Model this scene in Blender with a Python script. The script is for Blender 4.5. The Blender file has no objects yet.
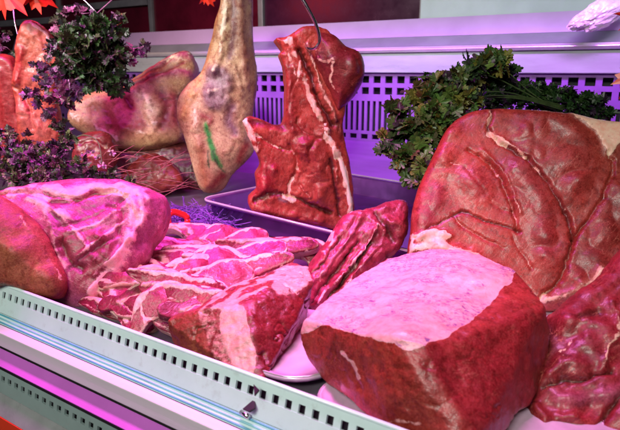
import bpy, bmesh, math, random
import numpy as np
from mathutils import Vector, Matrix
random.seed(7); rng = np.random.default_rng(7)
S = bpy.context.scene
COL = S.collection

# ------------------------------------------------------------------ camera
FPX, CH = 560.0, 0.30                     # focal length in photo pixels, eye height above the deck (m)
pitch = math.atan2(146, FPX); yaw = math.atan2(894, math.hypot(146, FPX))
FH = np.array([-math.cos(yaw), math.sin(yaw), 0.0]); RI = np.array([FH[1], -FH[0], 0.0])
FW = FH*math.cos(pitch) + np.array([0, 0, -math.sin(pitch)]); UP = np.cross(RI, FW)
EYE = np.array([0.0, 0.0, CH])
cam = bpy.data.cameras.new('camera'); co = bpy.data.objects.new('camera', cam); COL.objects.link(co)
M = Matrix([[RI[i], UP[i], -FW[i]] for i in range(3)]).to_4x4(); M.translation = Vector(EYE)
co.matrix_world = M; cam.sensor_width = 36; cam.lens = 36*FPX/620; cam.clip_start = .01; cam.clip_end = 100
cam.dof.use_dof = True; cam.dof.focus_distance = .78; cam.dof.aperture_fstop = 11
S.camera = co
# ------------------------------------------------------------------ world, lamps, exposure
w = bpy.data.worlds.new('World'); S.world = w; w.use_nodes = True
w.node_tree.nodes['Background'].inputs[0].default_value = (.55, .62, .80, 1)
w.node_tree.nodes['Background'].inputs[1].default_value = .02
S.view_settings.view_transform = 'Standard'; S.view_settings.look = 'None'
S.view_settings.exposure = 0.12; S.view_settings.gamma = 1
def area(name, loc, target, sx, sy, power, col, spread=180):
    l = bpy.data.lights.new(name, 'AREA'); l.shape = 'RECTANGLE'; l.size = sx; l.size_y = sy
    l.energy = power; l.color = col; l.spread = math.radians(spread)
    o = bpy.data.objects.new(name, l); COL.objects.link(o); o.location = loc
    o.rotation_euler = (Vector(target)-Vector(loc)).to_track_quat('-Z', 'Y').to_euler()
    return o
# the case's own magenta tube runs along the deck, above the frame
area('case_tube_lamp', (-.92, .52, .80), (-.92, .60, 0), 1.0, .05, 6.0, (1, .07, .78), 85)
area('case_tube_lamp_right', (-.30, .50, .72), (-.30, .53, 0), .25, .05, 1.15, (1, .30, .78), 62)
area('back_tube_lamp', (-.55, 1.24, .55), (-.55, 1.45, .16), 1.5, .03, 2.9, (.60, .03, 1), 84)
area('ledge_fill_light', (-.35, 1.16, .60), (-.45, 1.47, .36), .9, .03, .55, (.80, .90, 1), 90)  # added fill that brightens the ledge; no tube known there
# shop light from the customer's side
area('shop_lamp', (.05, -.95, 1.25), (-.70, 1.0, .15), .6, .35, 11, (1, .98, .88), 120)
area('left_fill_light', (-1.15, -.55, 1.15), (-1.15, 1.15, .18), .3, .2, 3.0, (1, .98, .92), 48)  # added fill, unseen, brightening the joints at the back left
area('red_corner_lamp', (-1.55, 1.0, .62), (-1.2, 1.2, .1), .3, .2, 1.0, (1, .05, .06))  # unseen red source giving the red light at the top left

# ------------------------------------------------------------------ pixel helpers (authoring coordinates -> points in the place)
def ray(px, py): return FW + RI*(px-310)/FPX + UP*(215-py)/FPX
def atT(px, py, t): return EYE + ray(px, py)*t
def atZ(px, py, z): d = ray(px, py); return EYE + d*((z-CH)/d[2])
def atY(px, py, y): d = ray(px, py); return EYE + d*(y/d[1])
def above(p, py):                         # the point straight above p that shows at height py
    q = np.array([p[0], p[1], 0.0]) - EYE
    c = (215-py)/FPX                       # (q+z e).UP = c (q+z e).FW
    z = (c*q.dot(FW) - q.dot(UP))/(UP[2] - c*FW[2]); return np.array([p[0], p[1], z])

# ------------------------------------------------------------------ objects
def tag(o, label=None, cat=None, group=None, kind=None):
    if label: o['label'] = label
    if cat: o['category'] = cat
    if group: o['group'] = group
    if kind: o['kind'] = kind
    return o
def empty(name, loc):
    o = bpy.data.objects.new(name, None); COL.objects.link(o); o.location = loc; o.empty_display_size = .02; return o
def link(name, me, mat, parent=None):
    o = bpy.data.objects.new(name, me); COL.objects.link(o)
    if mat is not None and not me.materials: me.materials.append(mat)
    if parent is not None:
        o.parent = parent; o.matrix_parent_inverse = Matrix.Translation(-Vector(parent.location))
    return o
class MB:
    def __init__(s): s.v = []; s.f = []
    def add(s, v, f):
        n = len(s.v); s.v += [tuple(map(float, a)) for a in v]; s.f += [tuple(i+n for i in a) for a in f]
    def box(s, a, b):
        x0, y0, z0 = a; x1, y1, z1 = b
        s.add([(x0,y0,z0),(x1,y0,z0),(x1,y1,z0),(x0,y1,z0),(x0,y0,z1),(x1,y0,z1),(x1,y1,z1),(x0,y1,z1)],
              [(0,3,2,1),(4,5,6,7),(0,1,5,4),(1,2,6,5),(2,3,7,6),(3,0,4,7)])
    def prof(s, pts, x0, x1):              # (y, z) polygon extruded along the case
        n = len(pts)
        s.add([(x0, y, z) for y, z in pts]+[(x1, y, z) for y, z in pts],
              [(i, (i+1) % n, (i+1) % n+n, i+n) for i in range(n)]+[tuple(range(n))[::-1], tuple(range(n, 2*n))])
    def tube(s, pts, r, k=8, r1=None):
        pts = [np.array(p, float) for p in pts]; n = len(pts); base = len(s.v); prev = None
        for i, p in enumerate(pts):
            d = pts[min(i+1, n-1)]-pts[max(i-1, 0)]; d = d/(np.linalg.norm(d)+1e-9)
            a = np.cross(d, [0, 0, 1.0]) if prev is None else prev-d*prev.dot(d)
            if np.linalg.norm(a) < 1e-4: a = np.cross(d, [1.0, 0, 0])
            a = a/np.linalg.norm(a); prev = a; b = np.cross(d, a)
            rr = r if r1 is None else r+(r1-r)*i/(n-1)
            for j in range(k):
                t = 2*math.pi*j/k; s.v.append(tuple(p+(a*math.cos(t)+b*math.sin(t))*rr))
        for i in range(n-1):
            for j in range(k):
                q = base+i*k; s.f.append((q+j, q+(j+1) % k, q+k+(j+1) % k, q+k+j))
        s.f.append(tuple(base+j for j in range(k))[::-1]); s.f.append(tuple(base+(n-1)*k+j for j in range(k)))
    def build(s, name, mat, parent=None, smooth=False, bevel=0):
        me = bpy.data.meshes.new(name); me.from_pydata(s.v, [], s.f); me.validate()
        bm = bmesh.new(); bm.from_mesh(me); bmesh.ops.recalc_face_normals(bm, faces=bm.faces)
        if bevel: bmesh.ops.bevel(bm, geom=list(bm.edges), offset=bevel, segments=2, affect='EDGES', profile=.5, clamp_overlap=True)
        bm.to_mesh(me); bm.free()
        if smooth: me.polygons.foreach_set('use_smooth', [True]*len(me.polygons))
        return link(name, me, mat, parent)
def spline(pts, n=8, closed=False):
    P = [np.array(p, float) for p in pts]; m = len(P); out = []
    for i in range(m if closed else m-1):
        if closed: a, b, c, d = P[i-1], P[i], P[(i+1) % m], P[(i+2) % m]
        else: a, b, c, d = P[max(i-1, 0)], P[i], P[i+1], P[min(i+2, m-1)]
        for k in range(n):
            t = k/n; out.append(.5*((2*b)+(-a+c)*t+(2*a-5*b+4*c-d)*t*t+(-a+3*b-3*c+d)*t**3))
    if not closed: out.append(P[-1])
    return np.array(out)
# ------------------------------------------------------------------ noise
_T = rng.random(4096)
def vnoise(p):
    i = np.floor(p).astype(np.int64); f = p-i; f = f*f*(3-2*f); r = 0
    for dx in (0, 1):
        for dy in (0, 1):
            for dz in (0, 1):
                h = ((i[:, 0]+dx)*73856093 ^ (i[:, 1]+dy)*19349663 ^ (i[:, 2]+dz)*83492791)
                h = (h ^ (h >> 13)) & 4095
                r = r+_T[h]*(f[:, 0] if dx else 1-f[:, 0])*(f[:, 1] if dy else 1-f[:, 1])*(f[:, 2] if dz else 1-f[:, 2])
    return r*2-1
def fbm(p, sc, o=4):
    r = 0; a = 1; t = 0
    for k in range(o): r = r+a*vnoise(p*sc+k*17.3); t += a; a *= .5; sc *= 2.03
    return r/t
def pdist(P, pts):                        # distance of points P (n,2) to a polyline
    pts = np.array(pts, float); best = np.full(len(P), 1e9)
    if len(pts) == 1: return np.linalg.norm(P-pts[0], axis=1)
    for a, b in zip(pts[:-1], pts[1:]):
        ab = b-a; t = np.clip(((P-a)@ab)/(ab@ab+1e-12), 0, 1)
        best = np.minimum(best, np.linalg.norm(P-a-t[:, None]*ab, axis=1))
    return best
def inside(P, poly):
    x, y = P[:, 0], P[:, 1]; r = np.zeros(len(P), bool); q = np.roll(poly, -1, 0)
    for (x1, y1), (x2, y2) in zip(poly, q):
        c = ((y1 > y) != (y2 > y)) & (x < (x2-x1)*(y-y1)/(y2-y1+1e-12)+x1); r ^= c
    return r
def remesh(bm, vox, smooth):
    me = bpy.data.meshes.new('tmp'); bm.to_mesh(me); bm.free()
    o = bpy.data.objects.new('tmp', me); COL.objects.link(o)
    m = o.modifiers.new('r', 'REMESH'); m.mode = 'VOXEL'; m.voxel_size = vox
    if smooth: m = o.modifiers.new('s', 'SMOOTH'); m.factor = .6; m.iterations = smooth
    me2 = bpy.data.meshes.new_from_object(o.evaluated_get(bpy.context.evaluated_depsgraph_get()))
    bpy.data.objects.remove(o); bpy.data.meshes.remove(me)
    return me2
def getv(me):
    v = np.empty(len(me.vertices)*3); me.vertices.foreach_get('co', v); return v.reshape(-1, 3)
def getn(me):
    v = np.empty(len(me.vertices)*3); me.vertices.foreach_get('normal', v); return v.reshape(-1, 3)
def setv(me, v): me.vertices.foreach_set('co', np.ascontiguousarray(v, dtype=np.float32).ravel()); me.update()
def attrs(me, col, fat, fc):
    a = me.color_attributes.new('Col', 'FLOAT_COLOR', 'POINT')
    a.data.foreach_set('color', np.c_[np.clip(col, 0, 1), np.ones(len(col))].astype(np.float32).ravel())
    a = me.attributes.new('fat', 'FLOAT', 'POINT'); a.data.foreach_set('value', fat.astype(np.float32))
    a = me.attributes.new('fc', 'FLOAT_VECTOR', 'POINT'); a.data.foreach_set('vector', fc.astype(np.float32).ravel())
    me.polygons.foreach_set('use_smooth', [True]*len(me.polygons))
def sm(x, a, b): t = np.clip((x-a)/(b-a), 0, 1); return t*t*(3-2*t)

# ------------------------------------------------------------------ materials
def nm(name):
    m = bpy.data.materials.new(name); m.use_nodes = True; nt = m.node_tree
    return m, nt, nt.nodes['Principled BSDF']
def N(nt, t, **k):
    n = nt.nodes.new(t)
    for a, b in k.items():
        if a.startswith('i_'): n.inputs[a[2:].replace('_', ' ')].default_value = b
        else: setattr(n, a, b)
    return n
def mix(nt, fac, a, b, mode='MIX'):
    n = nt.nodes.new('ShaderNodeMix'); n.data_type = 'RGBA'; n.blend_type = mode
    for s, v in ((0, fac), (6, a), (7, b)):
        if isinstance(v, bpy.types.NodeSocket): nt.links.new(v, n.inputs[s])
        else: n.inputs[s].default_value = v if s == 0 else (*v[:3], 1)
    return n.outputs[2]
def mathn(nt, op, a, b=None, c=None, clamp=False):
    n = nt.nodes.new('ShaderNodeMath'); n.operation = op; n.use_clamp = clamp
    for i, v in enumerate((a, b, c)):
        if v is None: continue
        if isinstance(v, bpy.types.NodeSocket): nt.links.new(v, n.inputs[i])
        else: n.inputs[i].default_value = v
    return n.outputs[0]
def ramp(nt, src, a, b, smooth=True):
    n = nt.nodes.new('ShaderNodeMapRange'); n.interpolation_type = 'SMOOTHSTEP' if smooth else 'LINEAR'
    nt.links.new(src, n.inputs[0]); n.inputs[1].default_value = a; n.inputs[2].default_value = b; return n.outputs[0]
def noise(nt, vec, sc, det=4, rough=.6, dist=0):
    n = nt.nodes.new('ShaderNodeTexNoise'); n.inputs['Scale'].default_value = sc; n.inputs['Detail'].default_value = det
    n.inputs['Roughness'].default_value = rough; n.inputs['Distortion'].default_value = dist
    nt.links.new(vec, n.inputs['Vector']); return n.outputs[0]
def meat(name, fatcol=(.82, .68, .56), marble=.35, fib=.5, rough=.36, fatrough=.42, sss=.10, bump=.32, coat=.34, soft=.11):
    m, nt, B = nm(name); L = nt.links.new
    col = N(nt, 'ShaderNodeAttribute', attribute_name='Col'); fat = N(nt, 'ShaderNodeAttribute', attribute_name='fat')
    fc = N(nt, 'ShaderNodeAttribute', attribute_name='fc').outputs['Vector']
    tc = N(nt, 'ShaderNodeTexCoord').outputs['Object']
    big = noise(nt, tc, 26, 4, .6); fine = noise(nt, tc, 420, 3, .6); fibn = noise(nt, fc, 330, 4, .62, .3); mid = noise(nt, tc, 110, 5, .65)
    lean = mix(nt, ramp(nt, big, .3, .7), col.outputs['Color'], (.68, .50, .50), 'MULTIPLY')
    hl = mix(nt, ramp(nt, fibn, .45, .78), lean, (1.0, .62, .50), 'SOFT_LIGHT')
    lean = mix(nt, mathn(nt, 'MULTIPLY', ramp(nt, fibn, .52, .72), fib), lean, hl)
    lean = mix(nt, mathn(nt, 'MULTIPLY', ramp(nt, mid, .54, .34), .8), lean, mix(nt, 1.0, lean, (.55, .36, .40), 'MULTIPLY'))
    # marbling: thin pale threads
    rg = mathn(nt, 'ABSOLUTE', mathn(nt, 'SUBTRACT', noise(nt, fc, 95, 4, .6, .8), .5))
    rm = ramp(nt, noise(nt, tc, 38, 2), .48, .62)
    mb = mathn(nt, 'MULTIPLY', mathn(nt, 'MULTIPLY', ramp(nt, rg, .022, .004), rm), marble)
    lean = mix(nt, mb, lean, (.66, .22, .15))
    fcn = mix(nt, ramp(nt, mid, .35, .7), fatcol, tuple(c*k for c, k in zip(fatcol, (.95, .68, .66))))
    fcn = mix(nt, mathn(nt, 'MULTIPLY', ramp(nt, noise(nt, tc, 60, 5, .7, 1.5), .56, .70), .55), fcn, (.55, .16, .13))
    fm = mathn(nt, 'ADD', fat.outputs['Fac'], mathn(nt, 'MULTIPLY', mathn(nt, 'SUBTRACT', mid, .5), .9))
    fm = mathn(nt, 'ADD', fm, mathn(nt, 'MULTIPLY', mathn(nt, 'SUBTRACT', fibn, .5), .5))
    fm = ramp(nt, fm, .49-soft, .49+soft)
    spk = ramp(nt, noise(nt, tc, 520, 2, .7), .3, .72); lean = mix(nt, .70, lean, mix(nt, spk, mix(nt, 1.0, lean, (.62, .36, .36), 'MULTIPLY'), mix(nt, .05, lean, (1, .45, .32))))
    film = mathn(nt, 'MULTIPLY', ramp(nt, noise(nt, fc, 46, 5, .72, 1.2), .60, .75), .12); lean = mix(nt, film, lean, (.55, .14, .10))
    c = mix(nt, fm, lean, fcn); L(c, B.inputs['Base Color'])
    r = mathn(nt, 'ADD', mathn(nt, 'MULTIPLY', ramp(nt, mid, .3, .7), .22), rough); L(r, B.inputs['Roughness'])
    B.inputs['Subsurface Weight'].default_value = sss; B.inputs['Subsurface Radius'].default_value = (1, .25, .2)
    B.inputs['Subsurface Scale'].default_value = .006
    B.inputs['Coat Weight'].default_value = coat; B.inputs['Coat Roughness'].default_value = .18
    h = mathn(nt, 'ADD', mathn(nt, 'MULTIPLY', fibn, 1.0), mathn(nt, 'MULTIPLY', mid, 1.4))
    h = mathn(nt, 'ADD', h, mathn(nt, 'MULTIPLY', fine, .35)); h = mathn(nt, 'ADD', h, mathn(nt, 'MULTIPLY', fm, .5))
    b = N(nt, 'ShaderNodeBump'); b.inputs['Strength'].default_value = bump; b.inputs['Distance'].default_value = .0022
    L(h, b.inputs['Height']); L(b.outputs[0], B.inputs['Normal']); L(b.outputs[0], B.inputs['Coat Normal'])
    return m
def simple(name, col, rough=.5, metal=0, var=.15, scale=30, bump=.0, stretch=(1, 1, 1), coat=0, alpha=1, spec=.5, dirt=None):
    m, nt, B = nm(name); L = nt.links.new
    mp = N(nt, 'ShaderNodeMapping'); mp.inputs['Scale'].default_value = stretch
    L(N(nt, 'ShaderNodeTexCoord').outputs['Object'], mp.inputs[0])
    n = noise(nt, mp.outputs[0], scale, 5, .6)
    c = mix(nt, ramp(nt, n, .3, .7), tuple(x*(1-var) for x in col), tuple(min(1, x*(1+var)) for x in col))
    if dirt: c = mix(nt, mathn(nt, 'MULTIPLY', ramp(nt, noise(nt, mp.outputs[0], dirt[1], 5, .7), .55, .72), dirt[2]), c, dirt[0])
    L(c, B.inputs['Base Color'])
    B.inputs['Metallic'].default_value = metal; B.inputs['Coat Weight'].default_value = coat
    L(mathn(nt, 'ADD', mathn(nt, 'MULTIPLY', n, .2), rough-.1), B.inputs['Roughness'])
    if alpha < 1: B.inputs['Alpha'].default_value = alpha
    if bump:
        b = N(nt, 'ShaderNodeBump'); b.inputs['Strength'].default_value = bump; b.inputs['Distance'].default_value = .001
        L(n, b.inputs['Height']); L(b.outputs[0], B.inputs['Normal'])
    return m
def leafmat(name):
    m, nt, B = nm(name); L = nt.links.new
    a = N(nt, 'ShaderNodeAttribute', attribute_name='Col')
    tc = N(nt, 'ShaderNodeTexCoord').outputs['Object']; n = noise(nt, tc, 260, 4)
    L(mix(nt, ramp(nt, n, .35, .7), a.outputs['Color'], mix(nt, 1.0, a.outputs['Color'], (.55, .6, .5), 'MULTIPLY')), B.inputs['Base Color'])
    B.inputs['Roughness'].default_value = .42; B.inputs['Transmission Weight'].default_value = 0
    b = N(nt, 'ShaderNodeBump'); b.inputs['Strength'].default_value = .4; b.inputs['Distance'].default_value = .001
    L(n, b.inputs['Height']); L(b.outputs[0], B.inputs['Normal']); return m

M_beef = meat('beef', marble=.5, fatcol=(.84, .62, .44), soft=.12, bump=.16, coat=.20, rough=.38)
M_roast = meat('roast', marble=.3, fatcol=(.86, .74, .66), fib=.7)
M_lamb = meat('lamb', marble=.25, fatcol=(.88, .62, .58), sss=.12, soft=.15)
M_veal = meat('veal', marble=.2, fatcol=(.90, .48, .56), fib=.7, soft=.20)
M_brown = meat('brown_muscle', marble=.3, fatcol=(.80, .50, .40), fib=.8, coat=.08, rough=.46)
M_skin = meat('skin', marble=.05, fatcol=(.82, .74, .58), fib=.3, rough=.42, soft=.22, coat=.10, bump=.35)
M_steel = simple('brushed_steel', (.48, .54, .56), .30, .25, .10, 14, .03, (.5, 3, 3))
M_dull = simple('dull_steel', (.26, .13, .38), .34, .4, .12, 10, .03, (.3, 3, 3), dirt=((.2, .1, .12), 18, .25))  # violet lamp light put into the sloped panel's steel colour
M_deck = simple('deck_steel', (.20, .17, .22), .38, .5, .2, 30, .1, dirt=((.15, .05, .06), 14, .4))
M_white = simple('white_enamel', (.74, .97, .98), .32, 0, .05, 14, .03, coat=.3, dirt=((.35, .38, .36), 55, .25))
M_shelf = simple('pale_laminate', (.84, .80, .86), .28, 0, .05, 12, .03, (.2, 2, 2), coat=.3, dirt=((.5, .4, .42), 30, .2))
M_blue = simple('cyan_stripe', (.10, .42, .52), .35, 0, .1)
M_grille = simple('grille_plastic', (.26, .10, .42), .40, 0, .10, 12, .03, dirt=((.16, .06, .2), 25, .5))  # the purple is violet light put into the grille colour
M_dark = simple('dark_void', (.012, .01, .016), .6)
M_black = simple('black_plastic', (.004, .004, .005), .6, spec=.2)
M_red = simple('red_plastic', (.80, .035, .015), .38, 0, .15, 80, .3)
M_pane = simple('red_pane', (.10, .004, .018), .22, 0, .35, 6, dirt=((.05, .0, .01), 9, .6))
M_frame = simple('frame_grey', (.30, .28, .32), .4, .2, .15, 20)
M_panel = simple('pale_green_panel', (.40, .50, .48), .35, 0, .08, 8, .02)
M_cab = simple('cabinet_grey', (.34, .36, .37), .4, .1, .15, 12, dirt=((.15, .15, .16), 20, .3))
M_wall = simple('dark_red_wall', (.06, .008, .016), .7, 0, .5, 4)
M_leaf = leafmat('leaf'); M_stem = simple('stem', (.06, .10, .03), .45, 0, .3, 80)
M_twig = simple('twig', (.28, .09, .08), .5, 0, .4, 120)
M_shred = simple('shred', (.20, .07, .42), .35, 0, .4, 60)
M_wrap = simple('wrap_plastic', (.75, .66, .68), .25, 0, .2, 60, .4, coat=.5)

# ------------------------------------------------------------------ meat builder
def slab2(name, outline, frame, thick, R, feats=(), mat=None, parent=None, vox=.002, smooth=4, minprof=.25, bulge=0,
          base=(.34, .03, .03), side=None, noise_amp=.0025, noise_sc=45, fibdir=0.0, fibk=6, rimfat=0, rimcol=None, back=True, seed=0, obj=True, fatbias=0, grain=.0, crease=.0008, creasefat=.4, creasesc=22, sidefat=0):
    """outline (m) in the frame's plane, frame = (origin, u, v, n).  feats: (points, width, height, fat, colour, colour width, closed)"""
    O, U, V, Nn = frame; poly = np.array(outline, float)
    bm = bmesh.new()
    f = [bm.verts.new((*p, 0)) for p in poly]; g = [bm.verts.new((*p, -thick)) for p in poly]; n = len(poly)
    bm.faces.new(f); bm.faces.new(g[::-1])
    for i in range(n): bm.faces.new((f[i], g[i], g[(i+1) % n], f[(i+1) % n]))
    bmesh.ops.recalc_face_normals(bm, faces=bm.faces); bmesh.ops.triangulate(bm, faces=bm.faces)
    me = remesh(bm, vox, smooth); v = getv(me)
    P = v[:, :2]; d = pdist(P, np.vstack([poly, poly[:1]])); wc = -thick/2; sgn = np.clip((v[:, 2]-wc)/(thick/2), -1, 1)
    x = np.clip(d/R, 0, 1); prof = minprof+(1-minprof)*np.sqrt(np.clip(1-(1-x)**2, 0, 1))
    v[:, 2] = wc+(v[:, 2]-wc)*prof + bulge*sm(d, 0, R*2.5)*sm(sgn, -.3, .6)
    wt = sm(sgn, -.2, .5) ; nv = len(v)
    q = v+seed*3.7
    warp = np.c_[fbm(q, 45, 3), fbm(q+9, 45, 3)]*.0055+np.c_[fbm(q, 190, 3), fbm(q+9, 190, 3)]*.0022; fmod = np.clip(.72+1.1*fbm(q+31, 42, 3), .15, 1.15); hmod = .6+.8*np.abs(fbm(q+51, 30, 2))*1.6
    Pw = P+warp
    col = np.tile(np.array(base, float), (nv, 1)); fat = np.full(nv, float(fatbias))
    if side is not None: col = col*(1-(1-sm(d, 0, R*.35)))[:, None]+np.array(side)*(1-sm(d, 0, R*.35))[:, None]
    if rimfat: fat += 1.0*(1-sm(d+fbm(q, 55, 3)*.0075+.0008, rimfat*.7, rimfat*1.3))
    for ft in feats:
        pts, wd, h, fa = ft[:4]; c = ft[4] if len(ft) > 4 else None; filled = len(ft) > 5 and ft[5]
        dd = pdist(Pw, pts if not filled else np.vstack([pts, pts[:1]]))
        if filled: dd = np.where(inside(Pw, np.array(pts)), 0, dd)
        gsn = np.exp(-(dd/wd)**2)
        v[:, 2] += h*gsn*wt*hmod
        if fa: fat += fa*fmod*np.exp(-(dd/(wd*.9))**2)*np.where(wt > 0, 1, .6)
        if c is not None: k = np.exp(-(dd/(wd*1.0))**2)[:, None]; col = col*(1-k)+np.array(c)*k
    if sidefat:
        col = col*(1-.55*sm(.8-np.abs(sgn), 0, .3)[:, None]*np.array([.6, 1, 1]))  # side walls darkened to stand for shade between the chops
        an_ = np.arctan2(P[:, 1], P[:, 0]); sw = sm(.93-np.abs(sgn), 0, .12)*(1-sm(d, .0008, .0022)); fat += sidefat*sw*sm(fbm(np.c_[np.cos(an_), np.sin(an_), 0*an_]*1.0+seed, 1.6, 2), -.35, -.05)
    if crease:
        cc, ss_ = math.cos(fibdir), math.sin(fibdir); g0 = np.c_[(P@np.array([cc, ss_]))/2.2, P@np.array([-ss_, cc]), v[:, 2]*.8]+seed*.37
        for sc_, a_ in ((creasesc, 1.0), (creasesc*2.6, .5)):
            rn = fbm(g0, sc_, 3); rg = np.exp(-(rn/.035)**2)*sm(fbm(g0+7, sc_*.5, 2), -.05, .3)
            v[:, 2] -= crease*a_*rg*np.sign(sgn); fat += creasefat*a_*np.exp(-((rn-.02)/.022)**2)*sm(fbm(g0+7, sc_*.5, 2), .0, .35)
    setv(me, v); nr = getn(me)
    v = v+nr*(fbm(q, noise_sc, 4)*noise_amp+fbm(q, noise_sc*4, 3)*noise_amp*.13)[:, None]
    if grain: 
        c, s = math.cos(fibdir), math.sin(fibdir); g2 = np.c_[(P@np.array([c, s]))/fibk, P@np.array([-s, c]), v[:, 2]]
        v = v+nr*(fbm(g2+seed, 160, 3)*grain)[:, None]
    col = col*(1+fbm(q, 18, 3)*.28)[:, None]
    c, s = math.cos(fibdir), math.sin(fibdir)
    fcv = np.c_[(P@np.array([c, s]))/fibk, P@np.array([-s, c]), v[:, 2]*.7]+seed+fbm(q, 20, 2)[:, None]*.004
    W = np.array(O)+v[:, :1]*np.array(U)+v[:, 1:2]*np.array(V)+v[:, 2:]*np.array(Nn)
    if obj:
        o0 = parent.location if parent is not None else Vector(O)
        setv(me, W-np.array(o0))
    else: setv(me, v)
    attrs(me, col, fat, fcv); me.name = name
    if not obj:
        me.materials.append(mat); return me
    me.materials.append(mat)
    o = bpy.data.objects.new(name, me); COL.objects.link(o)
    if parent is not None: o.parent = parent
    else: o.location = Vector(O)
    return o
def frame_at(o, n):
    n = np.array(n, float); n /= np.linalg.norm(n); u = np.cross([0, 0, 1.0], n); u /= np.linalg.norm(u); return (np.array(o), u, np.cross(n, u), n)
CAMH = -FH                                 # horizontal direction towards the camera
def ndir(tilt=0, turn=0):                  # tilt up, turn about z (degrees) from facing the camera
    a = math.radians(turn); c, s = math.cos(a), math.sin(a)
    h = np.array([CAMH[0]*c-CAMH[1]*s, CAMH[0]*s+CAMH[1]*c, 0]); t = math.radians(tilt)
    return h*math.cos(t)+np.array([0, 0, math.sin(t)])
def P2(fr, px, py):
    O, U, V, n = fr; d = ray(px, py); t = (O-EYE).dot(n)/d.dot(n); q = EYE+d*t-O; return np.array([q.dot(U), q.dot(V)])
def pslab(name, outline, anchor, n, thick, Rpx, feats=(), rimpx=0, **k):
    """the same with outline and features traced in photo pixels and carried onto a plane standing in the case"""
    fr = frame_at(anchor, n); depth = (np.array(anchor)-EYE).dot(FW); s = depth/FPX
    out = spline([P2(fr, *p) for p in outline], 5, True)
    F = []
    for ft in feats:
        pts = [P2(fr, *p) for p in ft[0]]
        filled = len(ft) > 5 and ft[5]
        if len(pts) > 2: pts = spline(pts, 4, filled)
        F.append((np.array(pts), ft[1]*s, *ft[2:]))
    return slab2(name, out, fr, thick, Rpx*s, F, rimfat=rimpx*s, **k)
def hull(name, pts, fn, mat, vox=.002, smooth=10, amp=.003, sc=40, parent=None, seed=0, warpf=None, crease=.0012, csc=26):
    bm = bmesh.new()
    for p in pts: bm.verts.new(tuple(p))
    r = bmesh.ops.convex_hull(bm, input=bm.verts)
    bmesh.ops.delete(bm, geom=[g for g in r['geom_unused'] if isinstance(g, bmesh.types.BMVert)], context='VERTS')
    bmesh.ops.triangulate(bm, faces=bm.faces); me = remesh(bm, vox, smooth); v = getv(me); nr = getn(me)
    if warpf is not None: v = warpf(v, nr); setv(me, v); nr = getn(me)
    q = v+seed*1.3
    v2 = v+nr*(fbm(q, sc, 4)*amp+fbm(q, sc*4, 3)*amp*.14+fbm(q+3, 13, 2)*amp*1.5)[:, None]
    col, fat, fcv = fn(v, nr, q)
    for sc_, a_ in ((csc, 1.0), (csc*2.4, .5)):
        rn = fbm(q*np.array([1, 1, 1.3]), sc_, 3); k_ = sm(fbm(q+7, sc_*.45, 2), -.05, .3)*(1-.7*np.clip(fat, 0, 1)); v2 = v2-nr*(crease*a_*np.exp(-(rn/.035)**2)*k_)[:, None]; fat = fat+.38*a_*np.exp(-((rn-.02)/.02)**2)*k_
    c0 = Vector(np.mean(np.array(pts), 0)); c0.z = 0
    if parent is not None: c0 = parent.location
    setv(me, v2-np.array(c0)); attrs(me, col*(1+fbm(q, 18, 3)*.25)[:, None], fat, fcv); me.name = name; me.materials.append(mat)
    o = bpy.data.objects.new(name, me); COL.objects.link(o)
    if parent is not None: o.parent = parent
    else: o.location = c0
    return o

# ================================================================== THE ROOM BEHIND
YB = 1.452
b = MB(); b.box((-5, 3.2, -1), (3, 3.25, 2.2)); tag(b.build('back_wall', M_wall), kind='structure')
b = MB(); b.box((-5, -2, -.95), (3, 3.2, -.9)); tag(b.build('floor', simple('floor_tile', (.10, .06, .06), .35, 0, .2, 6)), kind='structure')

# ================================================================== DISPLAY CASE
case = tag(empty('display_case', (-.6, .9, 0)), 'long refrigerated butcher display case with slotted white front rail and back grille with violet light in its colour', 'display case')
X0, X1 = -2.6, .75
b = MB(); b.prof([(.352, -.004), (1.30, -.004), (1.30, -.02), (.352, -.02)], X0, X1); b.build('deck', M_deck, case)
b = MB(); b.prof([(1.30, -.004), (1.448, .098), (1.448, .09), (1.30, -.02)], X0, X1); b.build('sloped_panel', M_dull, case)
# perforated back grille: real openings over a dark duct
b = MB(); y0, y1 = YB, YB+.006
rows = [(.262, .281, .036, .022), (.231, .250, .036, .022), (.127, .212, .018, .009), (.104, .118, .036, .022)]
zs = [.290]
for (za, zb, pt, hw) in rows:
    b.box((X0, y0, zb), (X1, y1, zs[-1])); zs.append(za)
    x = X0
    while x < X1:
        b.box((x+hw, y0+.0003, za), (x+pt, y1-.0003, zb)); x += pt
b.box((X0, y0, .092), (X1, y1, zs[-1]))
b.build('back_grille', M_grille, case)
b = MB(); b.box((X0, YB+.03, .06), (X1, YB+.04, .33)); b.build('air_duct', M_dark, case)
# stainless ledge above the grille
b = MB(); b.prof([(YB-.012, .290), (YB-.012, .342), (YB+.05, .342), (YB+.05, .290)], X0, X1); b.build('steel_ledge', M_steel, case, bevel=.002)
b = MB(); b.prof([(YB-.020, .3425), (YB-.024, .350), (YB-.018, .357), (YB+.02, .359), (YB+.05, .359), (YB+.05, .3425)], X0, X1); b.build('ledge_lip', simple('bright_lip', (.85, .85, .88), .22, .6, .05), case, smooth=False, bevel=.001)
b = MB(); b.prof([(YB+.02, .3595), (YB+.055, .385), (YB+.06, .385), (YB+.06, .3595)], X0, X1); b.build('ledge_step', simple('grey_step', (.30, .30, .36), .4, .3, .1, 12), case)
b = MB(); b.prof([(YB+.055, .3855), (YB+.075, .434), (YB+.085, .434), (YB+.085, .3855)], X0, X1); b.build('glow_toned_strip', simple('lilac_glow_tone', (.50, .34, .60), .3, .1, .1, 5), case)  # magenta glow put into the panel colour; not a lamp itself
b = MB(); b.box((atY(421, 5, YB+.08)[0], YB+.08, .4345), (X1, YB+.09, .62)); b.build('pale_panel', M_panel, case)
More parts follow.
